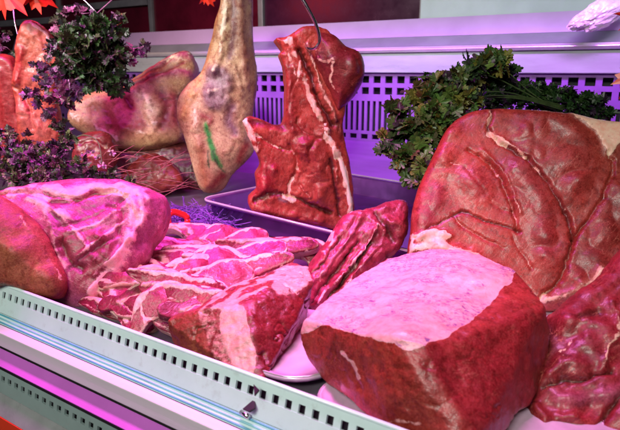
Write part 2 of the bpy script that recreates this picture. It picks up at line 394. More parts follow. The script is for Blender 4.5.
# rear sliding doors with red panes
door = tag(empty('sliding_door', (-1.2, 1.75, .35)), 'dark red sliding door panes in grey frame behind the case', 'sliding door')
yd = 1.75
xs = [atY(px, 10, yd)[0] for px in (-40, 60, 152, 262, 424)]
for k, (a, c) in enumerate(zip(xs[:-1], xs[1:])):
    b = MB(); b.box((a+.012, yd, .30), (c-.012, yd+.01, .75)); b.build('pane', M_pane if k != 3 else simple('violet_pane', (.05, .008, .035), .25), door)
for x in xs: 
    b = MB(); b.box((x-.011, yd-.012, .30), (x+.011, yd+.014, .75)); b.build('post', M_frame, door, bevel=.002)
z1 = atY(125, 4, yd)[2]
b = MB(); b.box((xs[1]+.011, yd-.02, z1-.014), (xs[2]-.0115, yd-.0125, z1+.014)); b.build('crossbar', M_frame, door)
z1 = atY(28, 22, 1.6)[2]
b = MB(); b.box((atY(-30, 20, 1.6)[0], 1.60, z1-.012), (atY(53, 20, 1.6)[0], 1.615, z1+.014)); tag(b.build('metal_bar', M_frame), 'short pale grey metal bar at the back left above the hanging salmon meat', 'metal bar')
# front rail: slotted strip, cyan piping, pale shelf, lower sill and modelled slot reflection, all running along the case
def rail_strip(top, bot, pitch, wslot, s0, s1, mat, name, dark):
    (ya, za), (yb, zb) = top, bot; e = np.array([yb-ya, zb-za]); nrm = np.array([-(za-zb), (ya-yb)])*-1; nrm = np.array([-abs(e[1]), abs(e[0])]); nrm = nrm/np.linalg.norm(nrm)
    b = MB()
    def q(s, x, off): p = np.array(top)+e*s+nrm*off; return (x, p[0], p[1])
    def bx(sa, sb, xa, xb, o=0.0):
        b.add([q(sa, xa, o), q(sa, xb, o), q(sb, xb, o), q(sb, xa, o), q(sa, xa, -.003-o), q(sa, xb, -.003-o), q(sb, xb, -.003-o), q(sb, xa, -.003-o)],
              [(0,3,2,1),(4,5,6,7),(0,1,5,4),(1,2,6,5),(2,3,7,6),(3,0,4,7)])
    bx(0, s0, X0, X1); bx(s1, 1, X0, X1); x = X0
    while x < X1: bx(s0, s1, x+wslot, x+pitch, -.0002); x += pitch
    b.build(name, mat, case)
    b = MB(); b.add([q(0.02, X0, -.012), q(.02, X1, -.012), q(.98, X1, -.012), q(.98, X0, -.012)], [(0, 1, 2, 3)]); b.build(dark, M_dark, case)
rail_strip((.351, .031), (.341, -.002), .0139, .0068, .22, .46, M_white, 'slotted_strip', 'slot_backing')
b = MB(); b.tube([(X0, .3525, .0315), (X1, .3525, .0315)], .0022, 8); b.build('strip_bead', M_white, case, smooth=True)
for k, (y, z) in enumerate([(.3395, -.0035), (.3365, -.0065), (.333, -.0090)]):
    b = MB(); b.tube([(X0, y, z), (X1, y, z)], .0011, 8); b.build('piping', M_blue if k != 1 else simple('pale_cyan', (.25, .62, .70), .3), case, smooth=True)
b = MB(); b.prof([(.3415, -.0030), (.3318, -.0105), (.335, -.0125), (.3435, -.0055)], X0, X1); b.build('piping_plate', M_white, case)
def yz(py, z): return atZ(0, py, z)[1]
b = MB(); b.prof([(.3315, -.0105), (yz(333, -.0125), -.0125), (yz(346, -.034), -.034), (.3315, -.040)], X0, X1); b.build('front_shelf', M_shelf, case, bevel=.0012)
ya = yz(346, -.034)
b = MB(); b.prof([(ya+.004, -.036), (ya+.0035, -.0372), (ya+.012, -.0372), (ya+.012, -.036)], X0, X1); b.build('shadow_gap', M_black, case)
yb_ = yz(348, -.0368); yc = yz(366, -.047)
b = MB(); b.prof([(yb_, -.0368), (yc, -.047), (yc, -.05), (yb_+.01, -.05)], X0, X1); b.build('lower_shelf', simple('magenta_sill', (.62, .16, .66), .3, .1, .08, 10), case)
b = MB(); b.prof([(yc-.0005, -.0475), (yc-.0015, -.050), (yc+.01, -.0505), (yc+.01, -.0502)], X0, X1); b.build('edge_trim', M_black, case)
yd1 = yz(390, -.075)
rail_strip((yc-.0012, -.0498), (yd1, -.078), .0139, .0074, .25, .50, simple('reflection_teal', (.30, .40, .40), .35, .1, .1, 10), 'reflected_slotted_strip', 'reflected_backing')  # the rail's reflection in the front glass, built as a solid strip
ye = yz(416, -.10)
b = MB(); b.prof([(yd1, -.0785), (ye, -.10), (ye+.02, -.10), (yd1+.02, -.0785)], X0, X1); b.build('lower_apron', M_cab, case)
b = MB(); b.prof([(ye-.001, -.1005), (ye-.02, -.19), (ye-.02, -.85), (ye+.05, -.85), (ye+.05, -.1005)], X0, X1); b.build('base_cabinet', simple('orange_red_front', (.72, .05, .02), .35, 0, .08, 10), case)
b = MB(); b.box((X0, .42, -.84), (X1, 1.8, -.03)); b.build('case_body', M_cab, case)

# ================================================================== TRAYS
def rrect(w, h, r, n=6):
    pts = []
    for cx, cy, a0 in ((w-r, r, -90), (w-r, h-r, 0), (r, h-r, 90), (r, r, 180)):
        for k in range(n+1): a = math.radians(a0+90*k/n); pts.append((cx+r*math.cos(a), cy+r*math.sin(a)))
    return pts
def tray(name, corner, ang, w, h, depth, mat, label, z0=0.0, r=.03, fl=.010):
    a = math.radians(ang); U = np.array([math.cos(a), math.sin(a)]); V = np.array([-math.sin(a), math.cos(a)])
    order = [(0.0, depth-.004, 0), (-.001, depth, 0), (.002, depth+.0015, 0), (fl, depth+.0005, 0), (fl+.003, depth-.002, 0), (fl+.007, .007, 0), (fl+.011, .0025, 0), (fl+.020, .0012, 0)]
    out = [(fl+.0195, -.0002, 0), (fl+.010, .0012, 0), (fl+.005, .006, 0), (fl, depth-.0035, 0)]
    prof = order+out; me = MB(); n = None
    for ins, z, _ in prof:
        pts = rrect(w-2*ins, h-2*ins, max(r-ins, .006)); n = len(pts)
        for x, y in pts:
            p = np.array(corner[:2])+U*(x+ins)+V*(y+ins); me.v.append((p[0], p[1], z0+z))
    m = len(prof)
    for k in range(m):
        if k == len(order)-1: continue
        a_, b_ = k*n, ((k+1) % m)*n
        for j in range(n): me.f.append((a_+j, a_+(j+1) % n, b_+(j+1) % n, b_+j))
    k = len(order)-1; me.f.append(tuple(range(k*n, k*n+n))); me.f.append(tuple(range((k+1)*n, (k+1)*n+n))[::-1])
    root = empty(name, (corner[0], corner[1], z0)); o = me.build('pan', mat, root, smooth=True)
    rp = [np.array([*(np.array(corner[:2])+U*(x+.0005)+V*(y+.0005)), z0+depth+.0012]) for x, y in rrect(w-.001, h-.001, r)]; rb_ = MB(); rb_.tube(rp+[rp[0]], .0022 if fl > .005 else .0008, 8); rb_.build('rim', M_rim, root, smooth=True)
    for p in o.data.polygons:
        if len(p.vertices) > 4: p.use_smooth = False
    return tag(root, label, 'tray')
M_rim = simple('rim_steel', (.82, .74, .82), .22, .5, .1)
M_tray = simple('tray_steel', (.26, .09, .40), .22, .7, .1, 30, .05)  # violet of the lamps put into the pan's base colour
tc0 = atZ(199, 200, .045); tray('steel_tray', (tc0[0], tc0[1], 0), -9.4, .62, .42, .046, M_tray, 'deep steel tray, violet light in its colour, under the hanging rib chop')
M_tray2 = simple('shiny_tray_steel', (.80, .60, .80), .22, .25, .1, 30, .05)
tray('steel_tray', (-.395, .385, 0), 3, .145, .42, .0095, M_tray2, 'shallow shiny steel tray between the short loin and the fat capped roast', z0=.002, r=.045, fl=.003)
tray('steel_tray', (-.246, .372, 0), -3, .26, .44, .0095, M_tray2, 'shallow steel tray under the fat capped roast, its corner showing at the rail', z0=.0015, r=.03, fl=.003)

# ================================================================== MEAT
LEAN = (.36, .035, .030); DEEP = (.13, .006, .010); PINK = (.55, .12, .13); CREAM = (.75, .62, .42)
# --- big beef slab at right
an = atZ(545, 312, .01)
o = pslab('beef_slab', [(409,258),(410,228),(412,205),(420,180),(434,150),(446,128),(462,113),(490,106),(525,107),(562,110),(600,117),(640,124),(680,160),(680,262),(640,268),(612,288),(580,304),(548,311),(528,296),(505,276),(470,266),(440,262)],
    an, ndir(28, -12), .075, 10,
    feats=[
     ([(492,108),(488,130),(500,142),(530,162),(552,190),(566,215),(572,240)], 1.9, -.008, .0, DEEP),
     ([(489,110),(486,124),(489,134)], 3.4, .001, .9), ([(488,134),(497,138),(504,144)], 4, .001, 1.1), ([(497,136),(515,147),(525,158)], 2.0, .002, .8), ([(528,156),(551,186),(568,214)], 1.2, .001, .55), ([(525,158),(545,180),(560,205)], 1.5, .0, .5),
     ([(572,240),(566,262),(556,285),(540,297)], 1.6, -.008, .42), ([(572,240),(590,215),(606,190),(612,165),(608,150)], 1.6, -.006, .40),
     ([(470,150),(490,165),(508,192),(514,215),(518,232)], 1.5, -.006, .42), ([(482,150),(498,166),(514,190),(520,214)], 1.2, .002, .55),
     ([(500,172),(496,182),(506,196)], 1.2, 0, .5), ([(450,160),(470,172),(486,196),(498,206),(510,212)], 1.1, -.001, .5),
     ([(418,238),(432,232),(448,236)], 4, .005, 1.1), ([(414,240),(440,222),(462,212),(490,222),(520,232)], 1.2, -.004, .2, DEEP),
     ([(452,212),(460,224),(486,240),(505,248)], 1.4, -.002, .5), ([(510,232),(520,250),(532,268)], 1.4, -.002, .5),
     ([(545,120),(585,150),(575,190),(560,170),(530,140)], 14, .007, 0, (.40, .045, .035), True),
     ([(520,170),(540,210),(550,250)], 16, .006, 0, (.38, .035, .03)),
     ([(450,135),(440,165)], 14, .004, 0), ([(480,190),(470,180)], 14, .004, 0, (.42, .05, .04)),
     ([(435,190),(425,220)], 10, .003, 0, (.40, .012, .05)), ([(620,200),(600,250),(580,275)], 20, .008, 0, (.34, .03, .025)),
     ([(571,114),(588,123),(605,140),(609,152),(622,140),(650,150),(650,122),(600,114)], 3, .003, 1.2, (.7,.5,.35), True), ([(500,106),(562,111)], 2.2, .001, .9),
     ([(416,250),(440,248),(470,258)], 7, .005, .75), ([(428,238),(445,246),(480,262),(500,272)], 6, .007, 1.3), ([(436,250),(450,254),(466,256)], 5, .004, .9, (.6,.62,.5)), ([(445,232),(440,240)], 3, .002, .8),
     ([(530,297),(550,300),(580,290),(600,272)], 5, .006, .62, (.55, .25, .15)), ([(412,235),(411,255)], 3, .002, .7),
    ], mat=M_beef, vox=.0019, smooth=3, minprof=.62, base=(.43, .055, .028), crease=.0003, creasefat=.22, noise_amp=.0020, noise_sc=20, fibdir=1.0, fibk=4, seed=1, grain=.0002)
tag(o, 'large red beef slab with curved muscle seams and pale fat edge, leaning at the right', 'beef slab')

# --- hanging rib chop on the hook
fl = atZ(300, 224, .022)
root = tag(empty('hanging_rib_chop', fl), 'thick rib of beef with long pale bone hanging from a hook over the violet tray', 'meat cut')
pslab('meat', [(283,50),(276,39),(278,37),(288,36),(304,26),(322,27),(333,38),(346,100),(344,128),(350,160),(354,190),(355,214),(350,226),(338,231),(318,226),(296,222),(270,216),(252,211),(249,200),(257,190),(256,176),(261,165),(254,148),(247,132),(244,122),(250,117),(262,120),(275,125),(284,122),(286,100),(285,70),(280,54)],
    fl, ndir(4, 8), .055, 6,
    feats=[
     ([(290,40),(297,60),(303,80),(312,102),(320,118),(325,130)], 3.6, .006, 1.15), ([(287,40),(291,60),(298,84)], 1.8, .002, .7), ([(325,130),(326,138)], 5.0, .008, 1.4),
     ([(332,143),(340,160),(345,175),(349,200),(351,224)], 3.6, .004, 1.1), ([(301,50),(310,76),(322,104),(332,124)], 2.4, -.010, .0, (.10,.006,.01)), ([(308,44),(316,72),(328,100),(336,120)], 2.0, .004, .6, (.5,.2,.12)),
     ([(246,120),(250,128),(254,140),(256,150)], 4.2, .005, 1.2), ([(252,121),(266,124),(282,126)], 3.4, -.006, -.2, (.16,.008,.012)), ([(258,134),(268,142),(280,148),(290,150)], 1.6, -.003, .6),
     ([(291,146),(296,158),(296,170),(291,182),(289,196)], 2.0, -.004, .85), ([(296,168),(306,174),(318,172)], 1.2, -.001, .5), ([(270,150),(280,160),(294,164)], 1.3, 0, .5),
     ([(289,70),(288,100),(292,128)], 5, .005, 0, (.44, .04, .03)), ([(312,150),(322,172),(318,196)], 15, .010, 0, (.52, .075, .045)), ([(268,170),(264,190)], 9, .008, 0, (.44, .02, .03)),
     ([(254,200),(272,194),(300,200),(330,214)], 2.2, -.008, .0, DEEP), ([(270,198),(280,196),(294,200)], 3.6, .003, 1.2), ([(279,199),(288,201)], 1.5, -.001, -.8, (.30,.2,.22)), ([(262,210),(290,216),(320,222)], 6, .006, 0, (.46, .04, .035)),
     ([(300,130),(306,150)], 9, .004, 0, (.40, .03, .025)), ([(337,120),(342,140)], 4, -.003, 0, (.22, .012, .014)), ([(330,160),(336,185),(340,215)], 1.8, -.006, .2, DEEP), ([(333,150),(338,180)], 1.3, .002, .6),
     ([(296,118),(304,132),(318,140)], 1.4, -.003, .4), ([(300,184),(316,206),(332,212)], 1.2, -.002, .45),
    ], crease=.0009, parent=root, mat=M_beef, vox=.0016, smooth=2, minprof=.72, base=(.52, .070, .036), noise_amp=.0022, noise_sc=45, fibdir=1.35, fibk=4, seed=2, grain=.0004)
pslab('muscle', [(318,28),(334,34),(345,44),(358,50),(364,62),(363,78),(356,92),(346,104),(338,112),(332,104),(326,90),(318,76),(311,60),(312,42)],
    fl+ndir(4, 8)*.006, ndir(4, -6), .085, 22,
    feats=[([(322,62),(334,54),(352,58),(360,72)], 16, .006, 0, (.22, .012, .016)), ([(314,48),(322,62),(334,58),(330,78),(336,92)], 2.2, .002, .62), ([(322,40),(332,48)], 6, .003, 0, (.40, .06, .045)),
           ([(326,66),(340,52),(356,54)], 1.6, 0, .5)],
    parent=root, mat=M_beef, vox=.0022, smooth=8, minprof=.2, base=(.30, .022, .022), noise_amp=.002, noise_sc=40, seed=3)
def bone(pts, r0, r1, name='bone'):
    dpt = (fl-EYE).dot(FW); fr = frame_at(fl, ndir(4, 8)); P = []
    for x, y, off in pts: q = P2(fr, x, y); P.append(fr[0]+fr[1]*q[0]+fr[2]*q[1]+fr[3]*off)
    b = MB(); P = spline(P, 6); b.tube(P, r0, 14, r1); me = b.build(name, M_bone, root, smooth=True)
    v = getv(me.data); v += getn(me.data)*(fbm(v, 60, 3)*.0022)[:, None]; setv(me.data, v); return me
M_bone = simple('bone', (.88, .76, .60), .36, 0, .10, 60, .3, coat=.3, dirt=((.60, .22, .16), 60, .5))
bone([(324,124,-.001), (325,131,.002), (329,139,.001), (334,147,-.002)], .0062, .0040)
bone([(335,150,-.001), (342,166,.001), (347,186,.001), (350,206,.0), (351,222,-.002)], .0036, .0046)
bone([(245,120,-.006), (249,127,-.003), (253,136,-.003), (256,147,-.006)], .0060, .0036)
M_hook = simple('hook_steel', (.70, .66, .68), .22, 1, .1)
def hook(pts, label, t):
    P = [atT(x, y, tt) for x, y, tt in pts]; b = MB(); b.tube(spline(P, 6), .0021, 8, .0014)
    return tag(b.build('meat_hook', M_hook, smooth=True), label, 'meat hook', 'steel meat hooks')
th = (fl-EYE).dot(FW)
def on_plane(x, y, off):
    fr = frame_at(fl+ndir(4, 8)*.006, ndir(4, -6)); q = P2(fr, x, y); return fr[0]+fr[1]*q[0]+fr[2]*q[1]+fr[3]*off
b = MB(); b.tube(spline([on_plane(*p) for p in ((288,-40,.045), (299,-8,.045), (310,12,.042), (318,28,.036), (321,42,.030), (316,50,.026), (308,49,.014), (305,43,-.012))], 7), .0034, 10, .0022)
tag(b.build('meat_hook', M_hook, smooth=True), 'curved steel hook holding the big rib of beef', 'meat hook', 'steel meat hooks')

# --- hanging lamb leg
an = atT(215, 170, 1.30)
o = pslab('lamb_haunch', [(222,-25),(249,-25),(252,10),(253,45),(257,80),(253,108),(251,130),(254,150),(245,164),(232,176),(222,192),(208,196),(198,190),(190,165),(182,140),(175,118),(176,100),(186,84),(199,72),(206,52),(213,22),(219,0)],
    an, ndir(2, 4), .10, 34,
    feats=[([(226,-10),(223,20),(219,50),(214,70)], 4, .008, .9), ([(240,-10),(243,40),(249,84)], 5, .006, 0, (.42, .22, .15)), ([(232,-10),(234,30),(230,58)], 3.5, -.005, 0, (.34,.20,.20)), ([(216,10),(211,45),(200,72)], 3, .003, 0, (.55,.30,.12)),
           ([(208,74),(216,70),(226,76),(226,98),(216,106),(206,100)], 5, .010, -.2, (.40, .31, .34), True), ([(210,90),(222,88)], 4, .004, .7), ([(203,116),(211,119),(208,124)], 4, .003, 0, (.34, .05, .05)),
           ([(236,96),(240,120),(236,140),(228,150)], 9, .006, 0, (.66, .48, .26)), ([(232,108),(230,122),(234,132)], 5, -.005, 0, (.30, .16, .22)), ([(200,80),(190,98),(182,118)], 5, .005, 0, (.68, .46, .18)), ([(194,110),(196,140),(204,160)], 6, .006, .55),
           ([(252,40),(255,80),(250,120)], 3, 0, 0, (.6,.36,.14)), ([(200,150),(206,188)], 7, .003, -.2, (.48, .22, .10)), ([(222,176),(212,188)], 5, 0, -.5, (.30, .03, .03)), ([(246,145),(238,162)], 4, 0, -.2, (.5, .10, .08)), ([(226,60),(236,70),(240,90)], 2, .003, .6),
           ([(206,128),(211,140),(216,155),(221,166)], 2.6, 0, -.8, (.01, .34, .05)), ([(205,124),(209,134)], 2.4, 0, -.9, (.01, .42, .06)), ([(209,140),(214,158)], 3.0, 0, -.9, (.01, .36, .05)), ([(213,150),(219,166),(224,172)], 1.0, 0, -.9, (.01, .12, .03)), ([(206,150),(210,168)], .9, 0, -.9, (.02, .14, .04))],
    mat=M_skin, vox=.0024, smooth=6, minprof=.3, base=(.72, .56, .32), noise_amp=.0024, noise_sc=30, fibdir=1.45, fibk=7, seed=4, rimpx=0)
tag(o, 'hanging lamb leg with pale skin and a green stamp near its lower end', 'lamb leg')
# --- lamb shoulder with cream fat
an = atT(120, 142, 1.42)
o = pslab('lamb_shoulder', [(63,112),(72,98),(90,88),(118,84),(135,70),(152,61),(168,52),(182,46),(191,51),(194,68),(185,86),(178,98),(177,115),(181,130),(170,139),(142,145),(112,142),(85,131),(68,122)],
    an, ndir(25, 0), .10, 18,
    feats=[([(150,66),(170,56),(188,52)], 7, .006, .5, (.70, .10, .30)), ([(150,78),(176,72),(188,72)], 5, .006, -.2, (.60, .08, .26)), ([(128,80),(160,66),(178,50)], 1.6, -.004, 0, (.40, .03, .07)), ([(134,84),(160,74),(184,62)], 1.4, -.004, 0, (.40, .03, .07)),
           ([(74,104),(92,98),(110,100)], 7, .006, 0, (.74, .58, .30)), ([(70,114),(92,124),(114,138)], 4, .003, .8), ([(92,108),(106,112),(112,126)], 5, -.005, 0, (.34,.12,.06)), ([(118,88),(112,104),(118,118)], 3, .003, .3, (.6,.4,.18)),
           ([(134,92),(146,98),(152,112)], 8, .006, .5, (.66, .62, .40)), ([(126,98),(131,107)], 4, -.008, 0, (.14, .02, .02)), ([(116,124),(128,130),(140,126)], 6, .003, 0, (.34, .07, .05)), ([(160,92),(166,106),(162,124)], 5, -.006, 0, (.22,.02,.03)), ([(172,96),(174,120)], 5, .004, 0, (.55, .12, .12)), ([(150,134),(130,130)], 4, .003, .6), ([(146,112),(154,124)], 4, .004, .5)],
    mat=M_skin, vox=.0026, smooth=5, minprof=.35, base=(.66, .44, .22), noise_amp=.004, noise_sc=30, fibdir=.3, seed=5)
tag(o, 'lamb shoulder with cream fat and pink shank hanging beneath the dark herbs', 'lamb shoulder')
# --- salmon coloured slab hanging at left
an = atT(35, 140, 1.25)
o = pslab('hanging_veal_slab', [(20,24),(30,20),(45,31),(57,50),(59,74),(55,92),(56,112),(60,134),(56,152),(40,158),(24,152),(16,130),(14,104),(10,84),(13,66),(14,44)],
    an, ndir(0, 10), .05, 6,
    feats=[([(35,40),(42,60),(34,78)], 8, .006, 0, (.62, .20, .13)), ([(12,86),(22,92),(30,110),(34,130)], 1.6, -.006, .3), ([(40,40),(46,70),(44,100)], 1.5, .002, .4), ([(30,22),(44,32),(50,44)], 2, .001, .9), ([(22,50),(16,80)], 3.5, .004, 0, (.55, .03, .03)), ([(20,110),(40,130)], 9, .006, 0, (.60, .17, .12))],
    mat=M_veal, vox=.0022, smooth=3, minprof=.6, base=(.52, .10, .05), noise_amp=.003, noise_sc=40, fibdir=1.2, seed=6, grain=.001)
tag(o, 'salmon pink slab of meat hanging from a hook at the far left', 'meat cut')
hook([(10,-20,1.24),(13,0,1.22),(14,16,1.21),(17,32,1.205),(21,44,1.20),(24,48,1.215),(27,42,1.24)], 'curved steel hook holding the salmon pink slab', 1.2)
hook([(70,-14,1.20),(84,0,1.20),(96,12,1.20),(104,22,1.22),(107,34,1.25)], 'slanting steel hook among the purple herb bunch', 1.2)
an = atT(2, 130, 1.36)
o = pslab('red_meat_strip', [(-30,60),(-5,54),(10,60),(18,84),(17,108),(22,130),(14,156),(-10,166),(-30,150)], an, ndir(0, 0), .05, 6,
    feats=[([(0,70),(4,100),(8,130)], 3, .004, .3)], mat=M_beef, vox=.003, smooth=5, base=(.36, .02, .02), noise_amp=.003, seed=7)
tag(o, 'dark red meat hanging behind the salmon slab at the left edge', 'meat cut')

# --- veal leg lying front left: brown cut muscle and membrane covered side
vb = atZ(70, 302, 0.01)
root = tag(empty('veal_haunch', vb), 'large veal leg at the front left, brown cut face and glossy pink membrane', 'veal leg')
pslab('membrane_side', [(-40,196),(-10,184),(25,177),(60,173),(90,171),(118,173),(150,183),(165,191),(167,204),(161,222),(150,236),(146,250),(132,266),(112,284),(92,300),(72,303),(52,296),(30,285),(-40,262)],
    vb, ndir(36, 10), .085, 22,
    feats=[([(-5,196),(20,194),(45,200),(62,205),(90,198),(110,192)], 2.2, -.006, .0, (.50, .05, .08)), ([(10,188),(40,186),(60,192)], 6, .004, .8), ([(30,200),(60,214),(75,222)], 4, .005, .9),
           ([(74,222),(90,212),(112,204)], 8, -.003, -.6, (.34, .02, .22)), ([(104,190),(128,198),(134,230),(118,262),(92,292)], 6, .006, 1.0),
           ([(70,196),(100,186),(140,192)], 8, .004, .7), ([(60,232),(80,252),(100,262),(84,282)], 14, .003, -.4, (.34, .03, .08)), ([(66,244),(72,262),(84,270)], 3, -.006, -.2, (.28, .015, .05)),
           ([(150,190),(158,200),(150,225),(140,245)], 5, -.004, -.6, (.36, .06, .20)), ([(140,188),(144,215),(136,240)], 3, .006, .9), ([(72,236),(100,226),(128,208)], 2, .003, .7), ([(20,192),(48,196),(80,200),(110,192),(128,200),(136,222)], 1.6, -.006, -.3, (.45,.03,.12)), ([(10,196),(30,194),(50,201)], 2.5, .005, 1.0), ([(118,182),(140,190),(150,200)], 4, .004, .8), ([(80,258),(100,244),(126,222)], 1.8, .003, .7), ([(62,230),(86,222),(112,210),(132,196)], 1.6, -.004, -.2, (.36,.02,.16)), ([(70,270),(90,256),(116,238)], 1.5, -.004, -.2, (.34,.02,.14)), ([(110,206),(122,216),(120,236)], 2.0, -.005, -.4, (.42,.03,.14)), ([(96,276),(116,258),(132,240)], 2.4, .004, .9), ([(60,212),(66,206),(84,206)], 3, 0, -.3, (.34,.03,.24)), ([(58,216),(80,236),(96,262)], 2.0, .003, .7),
           ([(55,205),(62,230)], 5, 0, -.4, (.38, .05, .20)), ([(100,240),(110,250),(96,270)], 8, .006, -.5, (.36, .035, .08)), ([(48,215),(58,240),(64,268),(60,290)], 3.5, .003, .6)],
    crease=.0018, parent=root, mat=M_veal, vox=.0022, smooth=4, minprof=.25, bulge=.012, base=(.62, .16, .36), noise_amp=.004, noise_sc=38, fibdir=-.6, fibk=5, seed=8, fatbias=.25)
pslab('cut_muscle', [(-40,182),(-10,189),(14,202),(34,220),(46,238),(52,254),(62,272),(60,288),(48,295),(24,290),(0,282),(-40,272)],
    vb+ndir(30, 0)*.03, ndir(30, 12), .06, 30,
    feats=[([(20,215),(38,240),(52,262),(60,280)], 2.2, .002, .5), ([(38,262),(30,280),(36,292)], 1.5, -.003, .25), ([(0,230),(20,250)], 16, .006, 0, (.44, .13, .06)), ([(50,270),(55,285)], 6, .003, 0, (.30, .05, .03))],
    parent=root, mat=M_brown, vox=.0022, smooth=6, minprof=.3, bulge=.012, base=(.52, .15, .085), noise_amp=.0022, noise_sc=45, fibdir=.5, fibk=3, seed=9)

# --- roast with fat cap
Bq = [atZ(322, 372, .012), atZ(338, 390, .012), atZ(404, 438, .012), atZ(470, 470, .012), atZ(545, 385, .012), atZ(530, 345, .012), atZ(420, 320, .012)]
Tq = [above(Bq[0], 313), above(Bq[0], 322)*1.0, above(Bq[2], 345)]
pA = above(atZ(345, 392, .012), 330)
def up(px, py, z): return atZ(px, py, z)
topz = above(atZ(404, 438, .012), 343)[2]
pts = Bq+[up(303, 334, .045), up(308, 318, .062), up(398, 340, .088), up(425, 345, .086), up(470, 335, .086), up(545, 305, .086), up(538, 292, .090), up(514, 268, .100), up(480, 252, .104), up(440, 247, .098), up(385, 256, .082), up(345, 282, .070), up(548, 340, .05), up(478, 440, .03), up(308, 352, .03)]
def roast_fn(v, nr, q):
    h = nr[:, 2]+fbm(q, 30, 3)*.16
    px = v-EYE; dep = px@FW; X = 310+FPX*(px@RI)/dep; Yp = 215-FPX*(px@UP)/dep; PP = np.c_[X, Yp]
    fm = sm(h, .50, .68); rs = 0
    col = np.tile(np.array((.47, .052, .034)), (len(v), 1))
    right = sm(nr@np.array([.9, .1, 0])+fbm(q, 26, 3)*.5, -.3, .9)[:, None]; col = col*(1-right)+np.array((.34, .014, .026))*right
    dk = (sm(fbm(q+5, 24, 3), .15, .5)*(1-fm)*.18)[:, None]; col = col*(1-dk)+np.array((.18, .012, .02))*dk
    fat = fm*1.0
    cut = sm(pdist(PP, spline([(425,345),(450,322),(480,302),(514,288),(530,284)], 5)), 0, 1)
    wv = np.c_[fbm(q, 60, 3), fbm(q+4, 60, 3)]*5
    poly = spline([(304,334),(316,327),(330,326),(348,331),(370,338),(392,344),(408,348),(436,340),(471,320),(500,292),(516,274),(510,240),(440,225),(370,235),(310,270),(290,310)], 4, True)
    PW = PP+wv; dd = pdist(PW, np.vstack([poly, poly[:1]])); sd = np.where(inside(PW, poly), dd, -dd)
    fm = sm(sd, -2.0, .8)*sm(nr[:, 2], -.35, .05); fat = fm*.95+.5*np.exp(-((sd-2)/2.2)**2)*fm
    red = sm(fbm(q+11, 48, 4), .22, .45)*.22; fat = fat-red*fm
    fat += .7*np.exp(-(pdist(PP, [(342,352),(352,362),(358,378)])/2.6)**2)*(nr[:, 2] < .6)
    fat += .5*np.exp(-(pdist(PP, [(382,426),(396,420),(420,424)])/3)**2)
    c, s = math.cos(.3), math.sin(.3)
    fcv = np.c_[v[:, 0]/1.4, v[:, 1]/1.4, v[:, 2]*1.2]
    return col, fat, fcv
def roast_warp(v, nr):
    # sagging faces: belly on the front, dip on the fat cap, rim folded over
    f = sm(-nr[:, 1], .3, .8); v = v+nr*(f*.004)[:, None]
    t = sm(nr[:, 2], .5, .8); v[:, 2] += t*(fbm(v, 22, 2)*.006)
    return v
M_cap = meat('fat_cap', marble=.25, fatcol=(.80, .43, .46), fib=.6, bump=.22)
nt = M_cap.node_tree; B = nt.nodes['Principled BSDF']; src = B.inputs['Base Color'].links[0].from_socket
tc = N(nt, 'ShaderNodeTexCoord').outputs['Object']; mp = N(nt, 'ShaderNodeMapping'); mp.inputs['Scale'].default_value = (1, 1.9, 1.2); mp.inputs['Rotation'].default_value = (0, 0, .5); nt.links.new(tc, mp.inputs[0])
k1 = mathn(nt, 'MULTIPLY', ramp(nt, noise(nt, mp.outputs[0], 85, 5, .78, 2.6), .52, .56), ramp(nt, noise(nt, tc, 26, 2), .44, .54))
fatn = N(nt, 'ShaderNodeAttribute', attribute_name='fat').outputs['Fac']
k1 = mathn(nt, 'MULTIPLY', mathn(nt, 'MULTIPLY', k1, ramp(nt, fatn, .5, .9)), .8)
nt.links.new(mix(nt, k1, src, (.10, .02, .24)), B.inputs['Base Color'])
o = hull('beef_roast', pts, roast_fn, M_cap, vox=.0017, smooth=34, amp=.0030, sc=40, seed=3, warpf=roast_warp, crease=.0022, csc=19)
tag(o, 'thick red beef roast topped with a pink fat cap flecked with purple', 'beef roast')

